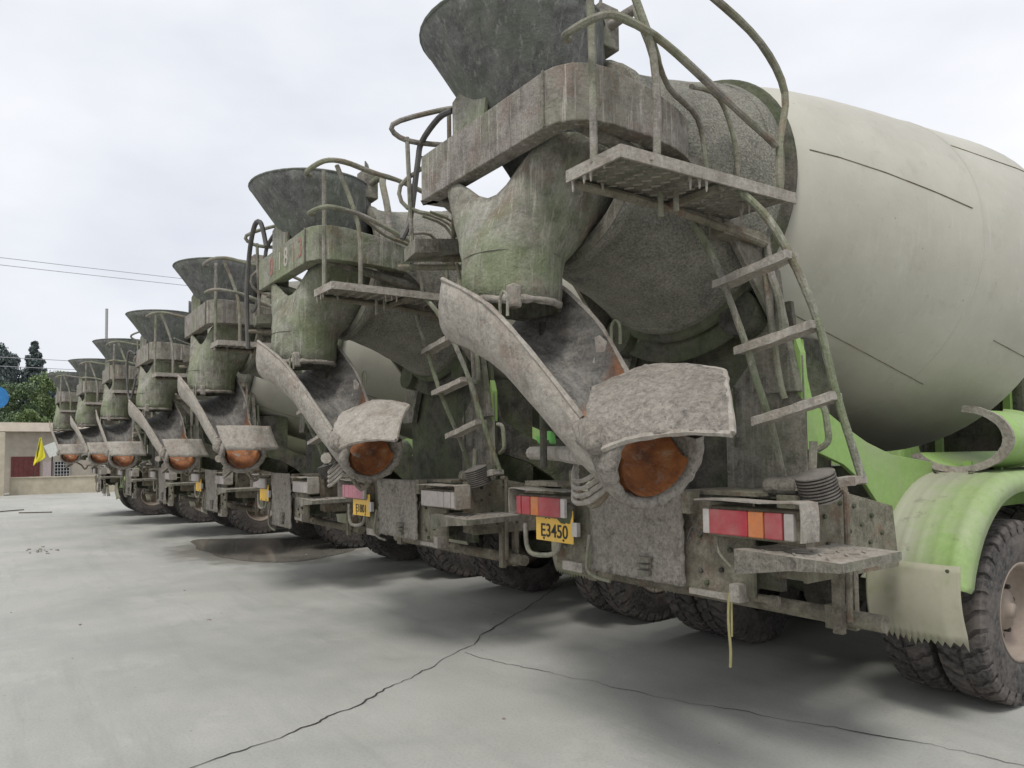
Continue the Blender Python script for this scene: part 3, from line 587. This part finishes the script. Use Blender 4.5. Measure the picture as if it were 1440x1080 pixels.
tll = tail_light(-1, ['lens_clear', 'lens_red', 'lens_amber', 'lens_red'])

# side step plate
sp = MB(); sp.poly([(.80, -.15, 1.08), (1.36, -.15, 1.07), (1.36, .36, 1.08), (.9, .36, 1.09)], (0, 0, .012))
step = sp.build('side_step', 'crust_pale', T)
MB().poly([(.80, -.153, 1.092), (1.362, -.153, 1.082), (1.362, -.153, 1.04), (1.1, -.153, 1.02), (.80, -.153, .965)], (0, .012, 0)).poly([(1.365, -.14, 1.08), (1.365, .36, 1.09), (1.365, .36, 1.05), (1.365, -.14, 1.04)], (-.012, 0, 0)).build('step_skirt', 'crust', step)
m = MB()
for i in range(6):
    for j in range(5): m.box((.93+.085*j, -.1+.075*i, 1.094), (.05, .008, .004), Matrix.Rotation(R(45 if (i+j) % 2 else -45), 3, 'Z').to_euler())
tag(m.build('step_grip', 'crust_pale', step), kind='stuff')

# side bracket plates with bolts, hangers, under-run bar
sb = MB(); sb.poly([(1.0, .12, .92), (1.0, .12, 1.36), (1.0, .45, 1.36), (1.0, .75, 1.3), (1.0, .95, 1.26), (1.0, 1.0, .92)], (.02, 0, 0)).box((.93, .13, 1.14), (.14, .02, .42))
sb = sb.build('side_bracket', 'grime', T)
for by, bz in ((.2, 1.3), (.2, 1.2), (.28, 1.24), (.3, 1.1), (.42, 1.3), (.55, 1.28), (.5, 1.15), (.62, 1.18), (.72, 1.22), (.7, 1.08), (.82, 1.12), (.35, 1.0), (.55, 1.0), (.8, 1.0)):
    MB().lathe([(0, .012), (.012, .012), (.014, .0)], (1.021, by, bz), (1, 0, 0), 8).build('bolt', 'crust_dark', sb)
MB().tube([(1.06, .42, 1.36), (1.06, .42, .7)], .016, 8, 0).tube([(1.06, .42, 1.37), (1.0, .42, 1.37)], .022, 8, 0).build('hanger_rod', 'grime', T)
for y in (.42, .55): MB().box((1.0, y, .8), (.05, .04, .34)).build('hanger', 'grime', T)
MB().tube([(-1.1, .5, .70), (0, .5, .70), (1.2, .5, .70)], .045, 12, 0).box((.95, .5, .7), (.09, .11, .12)).box((-.95, .5, .7), (.09, .11, .12)).build('underrun_bar', 'grime', T)
MB().tube([(.55, .08, .82), (.9, .02, .83)], .02, 8, 0).lathe([(-.02, .028), (.02, .028)], (.9, .02, .83), (1, 0, 0), 10, True).build('drain_pipe', 'grime', T)
MB().box((0, .6, .95), (.8, .3, .22)).box((0, .32, .9), (1.5, .05, .16)).build('tow_beam', 'crust_dark', T)
# rubber bump stack and spring post
ru = MB(); pr = []
for k in range(9): pr += [(k*.016, .075), (k*.016+.005, .095), (k*.016+.011, .095), (k*.016+.016, .075)]
ru.lathe([(0, .0)]+pr+[(.15, .05), (.165, .0)], (1.10, .14, 1.33), (-.05, -.3, .9), 26).build('rubber_stack', 'rubber_old', T)
MB().tube([(1.08, .1, 1.46), (1.09, .1, 1.62)], .02, 8, 0).build('spring_post', 'crust', T)
MB().lathe([(-.09, .03), (-.085, .055), (.085, .055), (.09, .03)], (.84, .2, 1.39), (1, .15, .0), 20, True).build('air_canister', 'crust', T, bevel=.01)
MB().tube([(.665, -.03, .84), (.66, -.035, .7), (.665, -.03, .55), (.66, -.03, .46)], .008, 5).tube([(.68, -.03, .84), (.675, -.03, .62)], .006, 5, 0).build('hanging_strap', 'strap', T)
MB().tube([(-1.09, -.05, 1.08), (-1.08, -.05, .93), (-1.0, -.05, .87), (-.76, -.05, .90), (-.70, -.05, 1.0)], .017, 8).build('rear_hoop', 'pipe', T)

# licence plate
lp = empty('licence_plate', parent=T)
MB().box((-.73, -.075, 1.09), (.40, .005, .215)).build('plate_sheet', 'plate', lp, bevel=.002)
for bx in (-.84, -.63): MB().lathe([(0, .008), (.004, .008), (.005, 0)], (bx, -.078, 1.0), (0, -1, 0), 8).build('screw', 'ink', lp)
MB().box((-.51, -.07, 1.08), (.05, .03, .09)).build('plate_clip', 'lens_clear', lp)

# chassis, axles
for s_ in (-1, 1): MB().box((.42*s_, 4.4, 1.0), (.08, 8.6, .28)).build('chassis_rail', 'crust_dark', T)
for y in (2.02, 3.42): MB().tube([(-1.0, y, .565), (1.0, y, .565)], .09, 12, 0).lathe([(-.2, .1), (-.12, .22), (.12, .22), (.2, .1)], (0, y, .565), (1, 0, 0), 16, True).build('axle', 'crust_dark', T)
MB().tube([(-1.0, 7.4, .565), (1.0, 7.4, .565)], .07, 10, 0).build('front_axle', 'crust_dark', T)
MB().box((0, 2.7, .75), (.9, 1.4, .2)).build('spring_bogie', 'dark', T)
for s_ in (-1, 1): MB().poly([(.3*s_, 4.3, 1.1), (.3*s_, 4.3, 2.5), (.3*s_, 4.55, 2.5), (.3*s_, 4.8, 1.1)], (.06, 0, 0)).build('front_stand', 'green2', T)
MB().box((0, 4.5, 1.9), (.9, .3, 1.0)).build('gearbox_housing', 'crust_dark', T, bevel=.05)
wt = MB().lathe([(-.6, .0), (-.6, .2), (-.52, .28), (.52, .28), (.6, .2), (.6, .0)], (-.2, 5.2, 1.65), (1, 0, 0), 24, True).build('water_tank', 'crust_dark', T, smooth=True)

# wheels: tyre with lugs, made once
def tyre_bm():
    m = MB(); r = .565; wd = .14
    m.lathe([(-wd+.01, .30), (-wd, .34), (-wd-.006, .43), (-wd+.005, .5), (-wd+.018, r-.022), (-.06, r-.018), (0, r-.016), (.06, r-.018), (wd-.018, r-.022), (wd-.005, .5), (wd+.006, .43), (wd, .34), (wd-.01, .30)], (0, 0, 0), (1, 0, 0), 56)
    n = 32
    for k in range(n):
        for s_ in (-1, 1):
            a0 = (k+(.5 if s_ < 0 else 0))*2*math.pi/n; da = 2*math.pi/n*.37
            def P(x, a, rad): return Vector((x*s_, rad*math.cos(a), rad*math.sin(a)))
            sk = .10
            rows = []
            for x, rad, sh in ((.012, r, sk), (.06, r, sk*.7), (.10, r-.001, 0), (wd-.012, r-.006, -.01), (wd+.003, r-.03, -.012), (wd+.002, r-.07, -.012)):
                a = a0+sh; base = .035 if rad > r-.05 else .012
                rows.append([P(x-.0, a-da, rad-base), P(x, a-da*.9, rad), P(x, a+da*.9, rad), P(x, a+da, rad-base)])
            m.rings(rows, True)
    return m
tyre_o = tyre_bm().build('tyre', 'tyre', None); tyre_me = tyre_o.data; bpy.data.objects.remove(tyre_o)
rm = MB(); rm.lathe([(.12, .30), (.135, .305), (.13, .285), (.10, .275), (.03, .26), (-.0, .2), (.0, .13), (.05, .12), (.06, .05), (.09, .045), (.09, .0)], (0, 0, 0), (1, 0, 0), 36)
rim_o = rm.build('rim', 'rim', None, smooth=True); rim_me = rim_o.data; bpy.data.objects.remove(rim_o)
nb = MB()
for k in range(10):
    a = k*math.pi/5; nb.lathe([(.0, .016), (.03, .016), (.035, .01), (.035, .0)], (.0, .165*math.cos(a), .165*math.sin(a)), (1, 0, 0), 6)
nut_o = nb.build('wheel_nuts', 'crust_dark', None); nut_me = nut_o.data; bpy.data.objects.remove(nut_o)
def wheel(x, y, s_, parent):
    w_ = empty('wheel', (x, y, .565), 0, parent); w_.rotation_euler = (0, 0, 0 if s_ > 0 else math.pi); w_.rotation_euler.x = 0
    for nm, me in (('tyre', tyre_me), ('rim', rim_me), ('wheel_nuts', nut_me)):
        o = bpy.data.objects.new(nm, me); C.objects.link(o); o.parent = w_; o.rotation_euler = (random.random()*6, 0, 0)
    return w_
for y in (2.02, 3.42):
    for s_ in (-1, 1):
        wheel(1.10*s_, y, s_, T); wheel(.77*s_, y, s_, T)
for y in (7.4,):
    for s_ in (-1, 1): wheel(1.06*s_, y, s_, T)

# mudguards over the rear wheels
for s_ in (-1, 1):
    mg = []
    cy, cz, r = 2.02, .56, .86
    prof_ = [(cy-r*math.cos(R(a)), cz+r*math.sin(R(a))) for a in range(18, 91, 6)]
    prof_ = [(cy-r*1.0, .80)]+prof_+[(2.5, 1.42), (3.4, 1.42)]+[(3.42+r*math.sin(R(a)), cz+r*math.cos(R(a))) for a in range(8, 75, 8)]
    def row(x, drop=0, push=0):
        out_ = []
        for (y, z) in prof_:
            if drop:
                v = Vector((0, (2.02 if y < 2.02 else (3.42 if y > 3.42 else y))-y, .56-z)); v.normalize(); out_.append(Vector((x, y, z))+v*drop)
            else: out_.append(Vector((x, y, z)))
        return out_
    rows = [row(.70*s_)]
    xs = [.70+.5*k/30 for k in range(1, 31)]
    for x in xs:
        ribp = .007*max(0, math.cos((x-.70)*2*math.pi/.098))**6
        rows.append([p for p in row(x*s_, -ribp if ribp > .001 else 0)] if ribp > .001 else row(x*s_))
    rows += [row(1.235*s_, .008), row(1.262*s_, .03), row(1.27*s_, .06), row(1.27*s_, .115)]
    guard = MB().grid(rows).rough(.003, 4).build('mudguard', 'green', T, solid=.006, smooth=True)
    fl = []; nfl = 44
    for i in range(12):
        z = .93-.42*i/11
        rw = []
        for j in range(nfl+1):
            t = j/nfl; x = .74+.53*t
            zz = z-((.012+.026*abs(noise.noise(Vector((j//3*3.1, 1, 2)))))*(j % 3) if i == 11 else 0); y = 1.155-.035*math.sin(math.pi*(i/11)*.9)+.02*math.cos(t*5)+.03*(i/11)**2-(.05*(t-.85)/.15 if t > .85 else 0)*-1*(i/11)
            rw.append(Vector((x*s_, y, zz)))
        fl.append(rw)
    MB().grid(fl).build('mud_flap', 'flap', guard, solid=.008, smooth=True)
    for k in range(5): MB().lathe([(0, .011), (.008, .011), (.01, 0)], ((.79+.105*k)*s_, 1.145, .90), (0, -1, 0), 8).build('bolt', 'crust_dark', guard)
    for k in range(4): MB().box((1.2735*s_, 2.3+.3*k, 1.36), (.004, .14, .05)).build('reflective_strip', 'white_refl' if k % 2 == 0 else 'red_refl', guard)
    for hx in (.82, 1.03): MB().lathe([(0, .018), (.012, .016), (.014, 0)], (hx*s_, 1.9, 1.42), (0, 0, 1), 8).build('bolt', 'crust_dark', guard)
# spare chute length lying on the right mudguard
sc_ = []
c0 = Vector((.93, 0, 1.635)); rad = .19
def sc_row(y, r, a0=208, a1=442): return [Vector((c0.x+1.5*r*math.cos(R(a)), y, c0.z+r*math.sin(R(a)))) for a in [a0+(a1-a0)*k/26 for k in range(27)]]
spare = MB().grid([sc_row(y, rad) for y in (1.96, 2.2, 2.6, 3.2)]).build('spare_chute', 'green2', T, solid=.01, smooth=True)
MB().grid([sc_row(1.95, rad-.012), sc_row(1.94, rad+.028), sc_row(1.97, rad+.028), sc_row(1.98, rad)]).rough(.006, 14).build('chute_flange', 'crust_pale', spare, solid=.008)
MB().grid([sc_row(y, rad+k) for y, k in ((2.55, 0), (2.56, .02), (2.6, .02), (2.61, 0))]).build('chute_band', 'green2', spare)
for y in (2.05, 2.5, 3.1): MB().box((.95, y, 1.45), (.05, .03, .08)).build('chute_rest', 'green2', spare)

# cab
cab = MB().poly([(-1.22, 6.6, 1.0), (-1.22, 8.8, 1.0), (-1.22, 8.75, 2.2), (-1.22, 8.5, 2.95), (-1.22, 6.6, 3.0)], (2.44, 0, 0)).build('cab', 'green2', T, bevel=.06)
MB().box((0, 8.7, 2.45), (2.1, .06, .8), Matrix.Rotation(R(18), 3, 'X').to_euler()).build('windscreen', 'glass', cab)
for s_ in (-1, 1): MB().box((1.222*s_, 7.9, 2.35), (.02, .9, .65)).build('side_window', 'glass', cab, bevel=.004)
for s_ in (-1, 1): MB().box((.85*s_, 8.83, 1.2), (.4, .08, .18)).build('headlight', 'lens_clear', cab, bevel=.02)

# ------------------------------------------------------------------ the row
OFF = [(0, 0), (-2.93, -.1), (-6.15, -.1), (-9.85, -.12), (-13.3, -.25), (-16.9, -.4), (-20.3, -.65)]
SW = [0, 9, 6, 12, 0, 8, 4]
LBL = ['nearest concrete mixer truck, cut off at the right edge, with green mudguard and cream drum',
       'mossy mixer truck with faded number 01813 on its rear beam, second from the right',
       'mixer truck third from the right, with flat pale splash hood over its orange chute mouth',
       'mixer truck fourth from the right, behind the puddle, with plain unmarked beam',
       'mixer truck fifth from the right, with faint white marks on its rear beam',
       'mixer truck sixth from the right, second from the far left end of the row',
       'farthest mixer truck, leftmost in the row, in front of the low building']
def copy_tree(o, parent=None):
    c = o.copy(); C.objects.link(c)
    if parent: c.parent = parent
    for ch in list(o.children): copy_tree(ch, c)
    return c
trucks = [T]+[copy_tree(T) for _ in range(6)]
def drop(o):
    for q in list(o.children): drop(q)
    bpy.data.objects.remove(o)
def base(o): return o.name.split('.')[0]
def swap(o, mat):
    o.data = o.data.copy(); o.data.materials.clear(); o.data.materials.append(MAT[mat])
flat_hood = None
for i, t in enumerate(trucks):
    t.location = (*OFF[i], 0); tag(t, LBL[i], 'mixer truck', 'concrete mixer trucks parked in a row')
    t.rotation_euler = (0, 0, R([0, .3, -.6, .5, -.4, .6, -.5][i]))
    for ch in list(t.children):
        b = base(ch)
        if b == 'hopper' and i:
            ch.scale = (1, 1, 1)
            for q in list(ch.children):
                if base(q) == 'hopper_guard' and i in (2, 4, 5): bpy.data.objects.remove(q)
                elif base(q) == 'hinge_arm' and i in (3, 5): bpy.data.objects.remove(q)
        if b == 'left_walkway' and i in (2, 4, 5): 
            for q in list(ch.children): 
                if base(q) in ('walkway_rail', 'water_hose'): bpy.data.objects.remove(q)
        if b == 'platform_rail' and i in (3, 6):
            for q in list(ch.children):
                if base(q) == 'middle_rail': bpy.data.objects.remove(q)
        if b == 'discharge_chute':
            ch.rotation_euler = (0, 0, R(SW[i])); ch.location.z += [0, .04, .06, 0, .03, .08, .1][i]
            for q in list(ch.children):
                bq = base(q)
                if i == 1 and bq in ('splash_hood',): swap(q, 'crust_pale')
                if i >= 2 and bq in ('splash_hood', 'hood_edge'): bpy.data.objects.remove(q)
            if i >= 2:
                if flat_hood is None:
                    rows_ = [[Vector((1.02+.03*k, -1.16+.06*j+.05*(k/6)**2, 1.86-.0*j-.27*k/6))-PV for j in range(11)] for k in range(7)]
                    fo = MB().grid([[p-Vector((.12*math.cos(j/10*math.pi)**2, 0, 0)) for j, p in enumerate(r)] for r in rows_]).rough(.008, 8).build('splash_hood', 'crust_pale', ch, solid=.012, smooth=True); flat_hood = fo.data
                else:
                    fo = bpy.data.objects.new('splash_hood', flat_hood); C.objects.link(fo); fo.parent = ch; md = fo.modifiers.new('thickness', 'SOLIDIFY'); md.thickness = .012
        if b == 'hanging_strap' and i: bpy.data.objects.remove(ch); continue
        if b in ('paint_daub', 'painted_edge') and i > 1: bpy.data.objects.remove(ch); continue
        if b == 'side_arch' and i: swap(ch, 'crust_dark')  # both arches in the dark tone on all but the nearest truck
        if b == 'rear_beam' and i in (1, 4): swap(ch, 'crust_moss' if i == 1 else 'beam')
        if b == 'left_walkway' and i in (3, 6):
            pass
        if b == 'tail_light':
            for q in ch.children:
                bq = base(q)
                left = min(v.co.x for v in q.data.vertices) < 0
                if i >= 1 and bq in ('red_lens', 'amber_lens', 'clear_lens', 'lamp_lens'):
                    swap(q, 'lens_pink' if (left and i == 1 and bq != 'clear_lens') else 'lens_dusty')
        if b in ('wheel', 'mudguard', 'axle', 'spare_chute', 'spring_bogie') and i >= 4: ch.location.y -= (.45, .6, .9)[i-4]
        if b == 'guard_panel' and i >= 2: ch.scale = (1, 1, 1.3); ch.location.z = -.4; ch.location.x = (.0, 0, -.06, .08, -.05, .1, 0)[i]
        if b == 'rear_crossmember' and i >= 3: ch.scale = (1, 1, 1.35); ch.location.z = -.46
        if (b == 'spare_chute' and i) or (b == 'licence_plate' and i >= 4): drop(ch); continue
MB().tube([(-.45, -1.1, 3.45), (-.5, -1.13, 3.66), (-.62, -1.15, 3.68), (-.85, -1.13, 3.5), (-.98, -1.12, 3.1), (-1.0, -1.1, 2.6)], .022, 8, 4).build('hanging_hose', 'hose', trucks[1])
MB().tube([(-.55, -1.12, 3.3), (-.7, -1.2, 3.35), (-.86, -1.2, 3.0), (-.8, -1.18, 2.62), (-.6, -1.16, 2.6), (-.5, -1.12, 2.9)], .018, 8, 4).build('hanging_hose', 'hose', trucks[3])
# plate lettering and beam number
def plate_of(t): return [c for c in t.children if base(c) == 'licence_plate'][0]
a = plate_of(trucks[0])
text_mesh('plate_text', 'E3450', .125, 'ink', a, (-.73, -.079, 1.05), sx=.95)
text_mesh('plate_text', '贵', .06, 'ink', a, (-.80, -.079, 1.155))
text_mesh('plate_text', 'C', .06, 'ink', a, (-.68, -.079, 1.155))
MB().lathe([(0, .0), (.005, .05), (.0, .075)], (-.60, -.084, 1.18), (0, -1, 0), 12).rough(.03, 20).build('mud_blob', 'crust_dark', a)
a = plate_of(trucks[1]); text_mesh('plate_text', 'E1801', .11, 'ink', a, (-.73, -.079, 1.05), sx=.95)
bm1 = [c for c in trucks[1].children if base(c) == 'rear_beam'][0]
for ch_, x, mt in (('0', -.30, 'faded_red'), ('1', -.08, 'faded_white'), ('8', .08, 'faded_white'), ('1', .27, 'faded_red'), ('3', .42, 'faded_red')):
    text_mesh('beam_number', ch_, .22, mt, bm1, (x, -1.102, 3.225), ext=.001)

# ------------------------------------------------------------------ background: low wall, gate pillar, building
w1 = MB(); w1.box((-36.2, 12, .37), (.3, 29, .74)); w1.box((-36.2, 12, .76), (.38, 29, .05))
tag(w1.build('low_wall', 'wall'), 'low sandy boundary wall behind the far end of the truck row', 'wall')
tag(MB().box((-36, -3.3, 1.35), (.9, 1.2, 2.8)).build('gate_pillar', 'wall', bevel=.03), 'thick sandy gate pillar at the left edge of the picture', 'pillar')
B = empty('low_building', (-39, 0, 0)); tag(B, 'low beige building with pale flat roof behind the low wall', 'building')
MB().box((-2, 4, 1.45), (4, 30, 2.9)).build('wall', 'facade', B)
MB().box((-1.9, 4, 3.1), (4.6, 30.6, .42)).build('roof', 'roof', B)
d = MB().box((.02, -1.85, .85), (.06, 1.15, 1.7)).build('door', 'shutter', B)
for k in range(6): MB().box((.056, -2.35+.2*k, .85), (.012, .05, 1.66)).build('door_panel', 'shutter', d)
for y0 in (-.35, 2.2, 4.6, 7):
    wn = MB().box((.01, y0, 1.05), (.05, .62, .8)).build('window', 'glass', B)
    for k in range(6): MB().box((.045, y0-.31+.124*k, 1.05), (.02, .025, .8)).build('window_bar', 'window', wn)
    for k in range(6): MB().box((.05, y0, .67+.155*k), (.02, .62, .025)).build('window_bar', 'window', wn)
nbd = MB().box((.02, -.93, 1.05), (.04, .42, .8)).build('notice_board', 'poster', B)
ac = empty('canopy_sheet', (-37.6, -.85, 2.0)); tag(ac, 'tilted white sheet on a dark frame in front of the low building', 'sheet')
MB().box((0, 0, 0), (.05, .5, .62), Matrix.Rotation(R(25), 3, 'X').to_euler()).build('sheet_panel', 'whitebox', ac)
MB().box((-.05, .3, .15), (.06, .35, .6)).tube([(0, 0, -.3), (0, 0, -1.9)], .03, 6, 0).build('frame', 'dark', ac)
# yellow flag on a short stick
F = empty('yellow_flag', (-36.8, -1.55, 0)); tag(F, 'yellow flag hanging limply on a stick in front of the low building', 'flag')
MB().tube([(0, .17, 2.6), (0, -.1, 0)], .018, 6, 0).build('flag_stick', 'bark', F)
rows = []
for i in range(12):
    t = i/11; wd = .06+.42*min(1, t*1.15)*(1 if t < .75 else 1-(t-.75)*2.6); left = .16-.24*t
    rows.append([Vector((.05*math.sin(j*1.3+i*.5), left+wd*j/8, 2.56-1.3*t+.5*(j/8)*max(0, t-.62))) for j in range(9)])
MB().grid(rows).build('flag_cloth', 'flag', F, solid=.004, smooth=True)
bl = empty('blue_disc_sign', (-30, -3.1, 0)); tag(bl, 'round blue board cut off by the left edge of the picture', 'sign')
MB().lathe([(-.03, .0), (-.03, .42), (.03, .42), (.03, 0)], (0, 0, 3.87), (1, 0, 0), 30).build('sign_face', 'blue', bl)
MB().tube([(-.06, -.2, 0), (-.06, -.2, 3.9)], .04, 8, 0).build('post', 'polemat', bl)
pole = MB().tube([(-32, .72, 0), (-32, .71, 7.9)], .055, 10, 0).build('utility_pole', 'polemat')
tag(pole, 'thin grey pole rising behind the fifth truck hopper', 'pole')
for k, (z0, z1, x) in enumerate(((12.5, 12.2, -45), (12.1, 11.8, -45), (7.2, 7.1, -46), (6.7, 6.6, -46))):
    P = [(x, -40+8*j, z0+.6*((j-5)/5)**2-.3*(j/10)*0) for j in range(11)]
    tag(MB().tube(P, .018, 5, 2).build('overhead_wire', 'wire'), ['highest of the four cables crossing the sky behind the trucks', 'second cable from the top, just under the highest', 'third cable from the top, low against the sky near the trees', 'lowest of the four cables, just above the far hoppers'][k], 'cable', 'overhead cables')

# bank and trees
m = MB(); rows = []
for i in range(10):
    x = -44-3.2*i; rows.append([Vector((x, -60+4*j, -.2+ (1-math.exp(-i*.35))*4.4+.8*noise.noise(Vector((x*.1, j*.5, 0))))) for j in range(40)])
bank = m.grid(rows).build('grassy_bank', 'soil', smooth=True); tag(bank, kind='structure')
def crown_mesh(kind, n, seed):
    rnd = random.Random(seed); m = MB(); cl = []
    if kind == 'round':
        for k in range(16):
            a = rnd.random()*6.28; zz = rnd.uniform(-.7, .9); rr = math.sqrt(max(0, 1-zz*zz*.8))*rnd.uniform(.35, .8); cl.append((Vector((rr*math.cos(a), rr*math.sin(a), zz)), rnd.uniform(.28, .5)))
    else:
        for k in range(26):
            t = k/25; a = k*2.4; rr = .5*(1-t)**.9*rnd.uniform(.5, 1.1); cl.append((Vector((rr*math.cos(a), rr*math.sin(a), -1+2.1*t)), .26*(1-t)+.06))
    for k in range(n):
        c, r = rnd.choice(cl); v = Vector((rnd.gauss(0, 1), rnd.gauss(0, 1), rnd.gauss(0, 1))).normalized()*r*rnd.uniform(.55, 1.08); p = c+Vector((v.x, v.y, v.z*.8))
        s_ = rnd.uniform(.03, .07); q = Vector((rnd.gauss(0, 1), rnd.gauss(0, 1), rnd.gauss(0, 1))).normalized(); u = q.orthogonal().normalized()*s_; w_ = q.cross(u).normalized()*s_*.7
        m.faces([p-u, p-w_, p+u, p+w_], [(0, 1, 2, 3)])
    me = bpy.data.meshes.new('crown'); m.bm.to_mesh(me); m.bm.free(); return me
crowns = {('round', s_): crown_mesh('round', 5200, s_) for s_ in (1, 2, 3)}; crowns[('cone', 1)] = crown_mesh('cone', 4200, 9)
cm_cache = {}
def tree(x, y, z0, h, rad, kind, mat, label):
    t = empty('pine_tree' if kind == 'cone' else 'leafy_tree', (x, y, z0), random.random()*6); tag(t, label, 'tree', 'trees behind the low building')
    key = (kind, 1 if kind == 'cone' else random.choice((1, 2, 3)), mat)
    if key not in cm_cache:
        me = crowns[key[:2]].copy(); me.materials.append(MAT[mat]); cm_cache[key] = me
    c = bpy.data.objects.new('crown', cm_cache[key]); C.objects.link(c); c.parent = t; c.location = (0, 0, h*.58); c.scale = (rad, rad, h*.42)
    MB().tube([(0, 0, -.3), (.1, 0, h*.3), (0, .1, h*.6)], [.16, .12, .06], 7, 2).build('trunk', 'bark', t)
TR = [(-72, -.3, 3.8, 7.4, 3.2, 'cone', 'leaf_dark', 'pointed dark conifer rising above the other trees'),
      (-70, -3.4, 3.6, 7.0, 2.0, 'round', 'leaf_dark', 'dark blue-green tree at the left edge, behind the blue board'),
      (-71, -1.7, 3.6, 6.6, 1.6, 'round', 'leaf_dark', 'dark tree just left of the pointed conifer'),
      (-69, .9, 3.6, 5.0, 1.4, 'round', 'leaf_dark', 'dark tree just right of the pointed conifer'),
      (-60, .2, 3.0, 4.7, 1.6, 'round', 'leaf_bright', 'yellow-green tree in front of the pointed conifer'),
      (-58, -2.0, 2.6, 4.0, 1.6, 'round', 'leaf_mid', 'mid green tree between the blue board and the yellow-green tree'),
      (-56, 1.8, 2.5, 3.6, 1.5, 'round', 'leaf_mid', 'mid green tree half hidden behind the farthest hopper'),
      (-52, -3.4, 1.8, 3.0, 1.4, 'round', 'leaf_mid', 'low bushy tree over the left end of the pale roof'),
      (-50, -1.0, 1.6, 2.9, 1.4, 'round', 'leaf_bright', 'low light green bush over the pale roof behind the yellow flag'),
      (-50, 1.6, 1.6, 2.8, 1.4, 'round', 'leaf_mid', 'low green bush over the roof beside the farthest truck'),
      (-66, 4.5, 3.4, 4.6, 2.0, 'round', 'leaf_mid', 'rounded tree behind the sixth truck'),
      (-67, 8.5, 3.4, 4.8, 2.2, 'round', 'leaf_dark', 'broad dark tree behind the fifth truck'),
      (-66, -8, 3.4, 6.0, 2.4, 'round', 'leaf_mid', 'tall tree beyond the left edge of the picture'),
      (-66, -13, 3.4, 6.0, 2.6, 'round', 'leaf_dark', 'tall dark tree farther beyond the left edge')]
for a in TR: tree(*a)
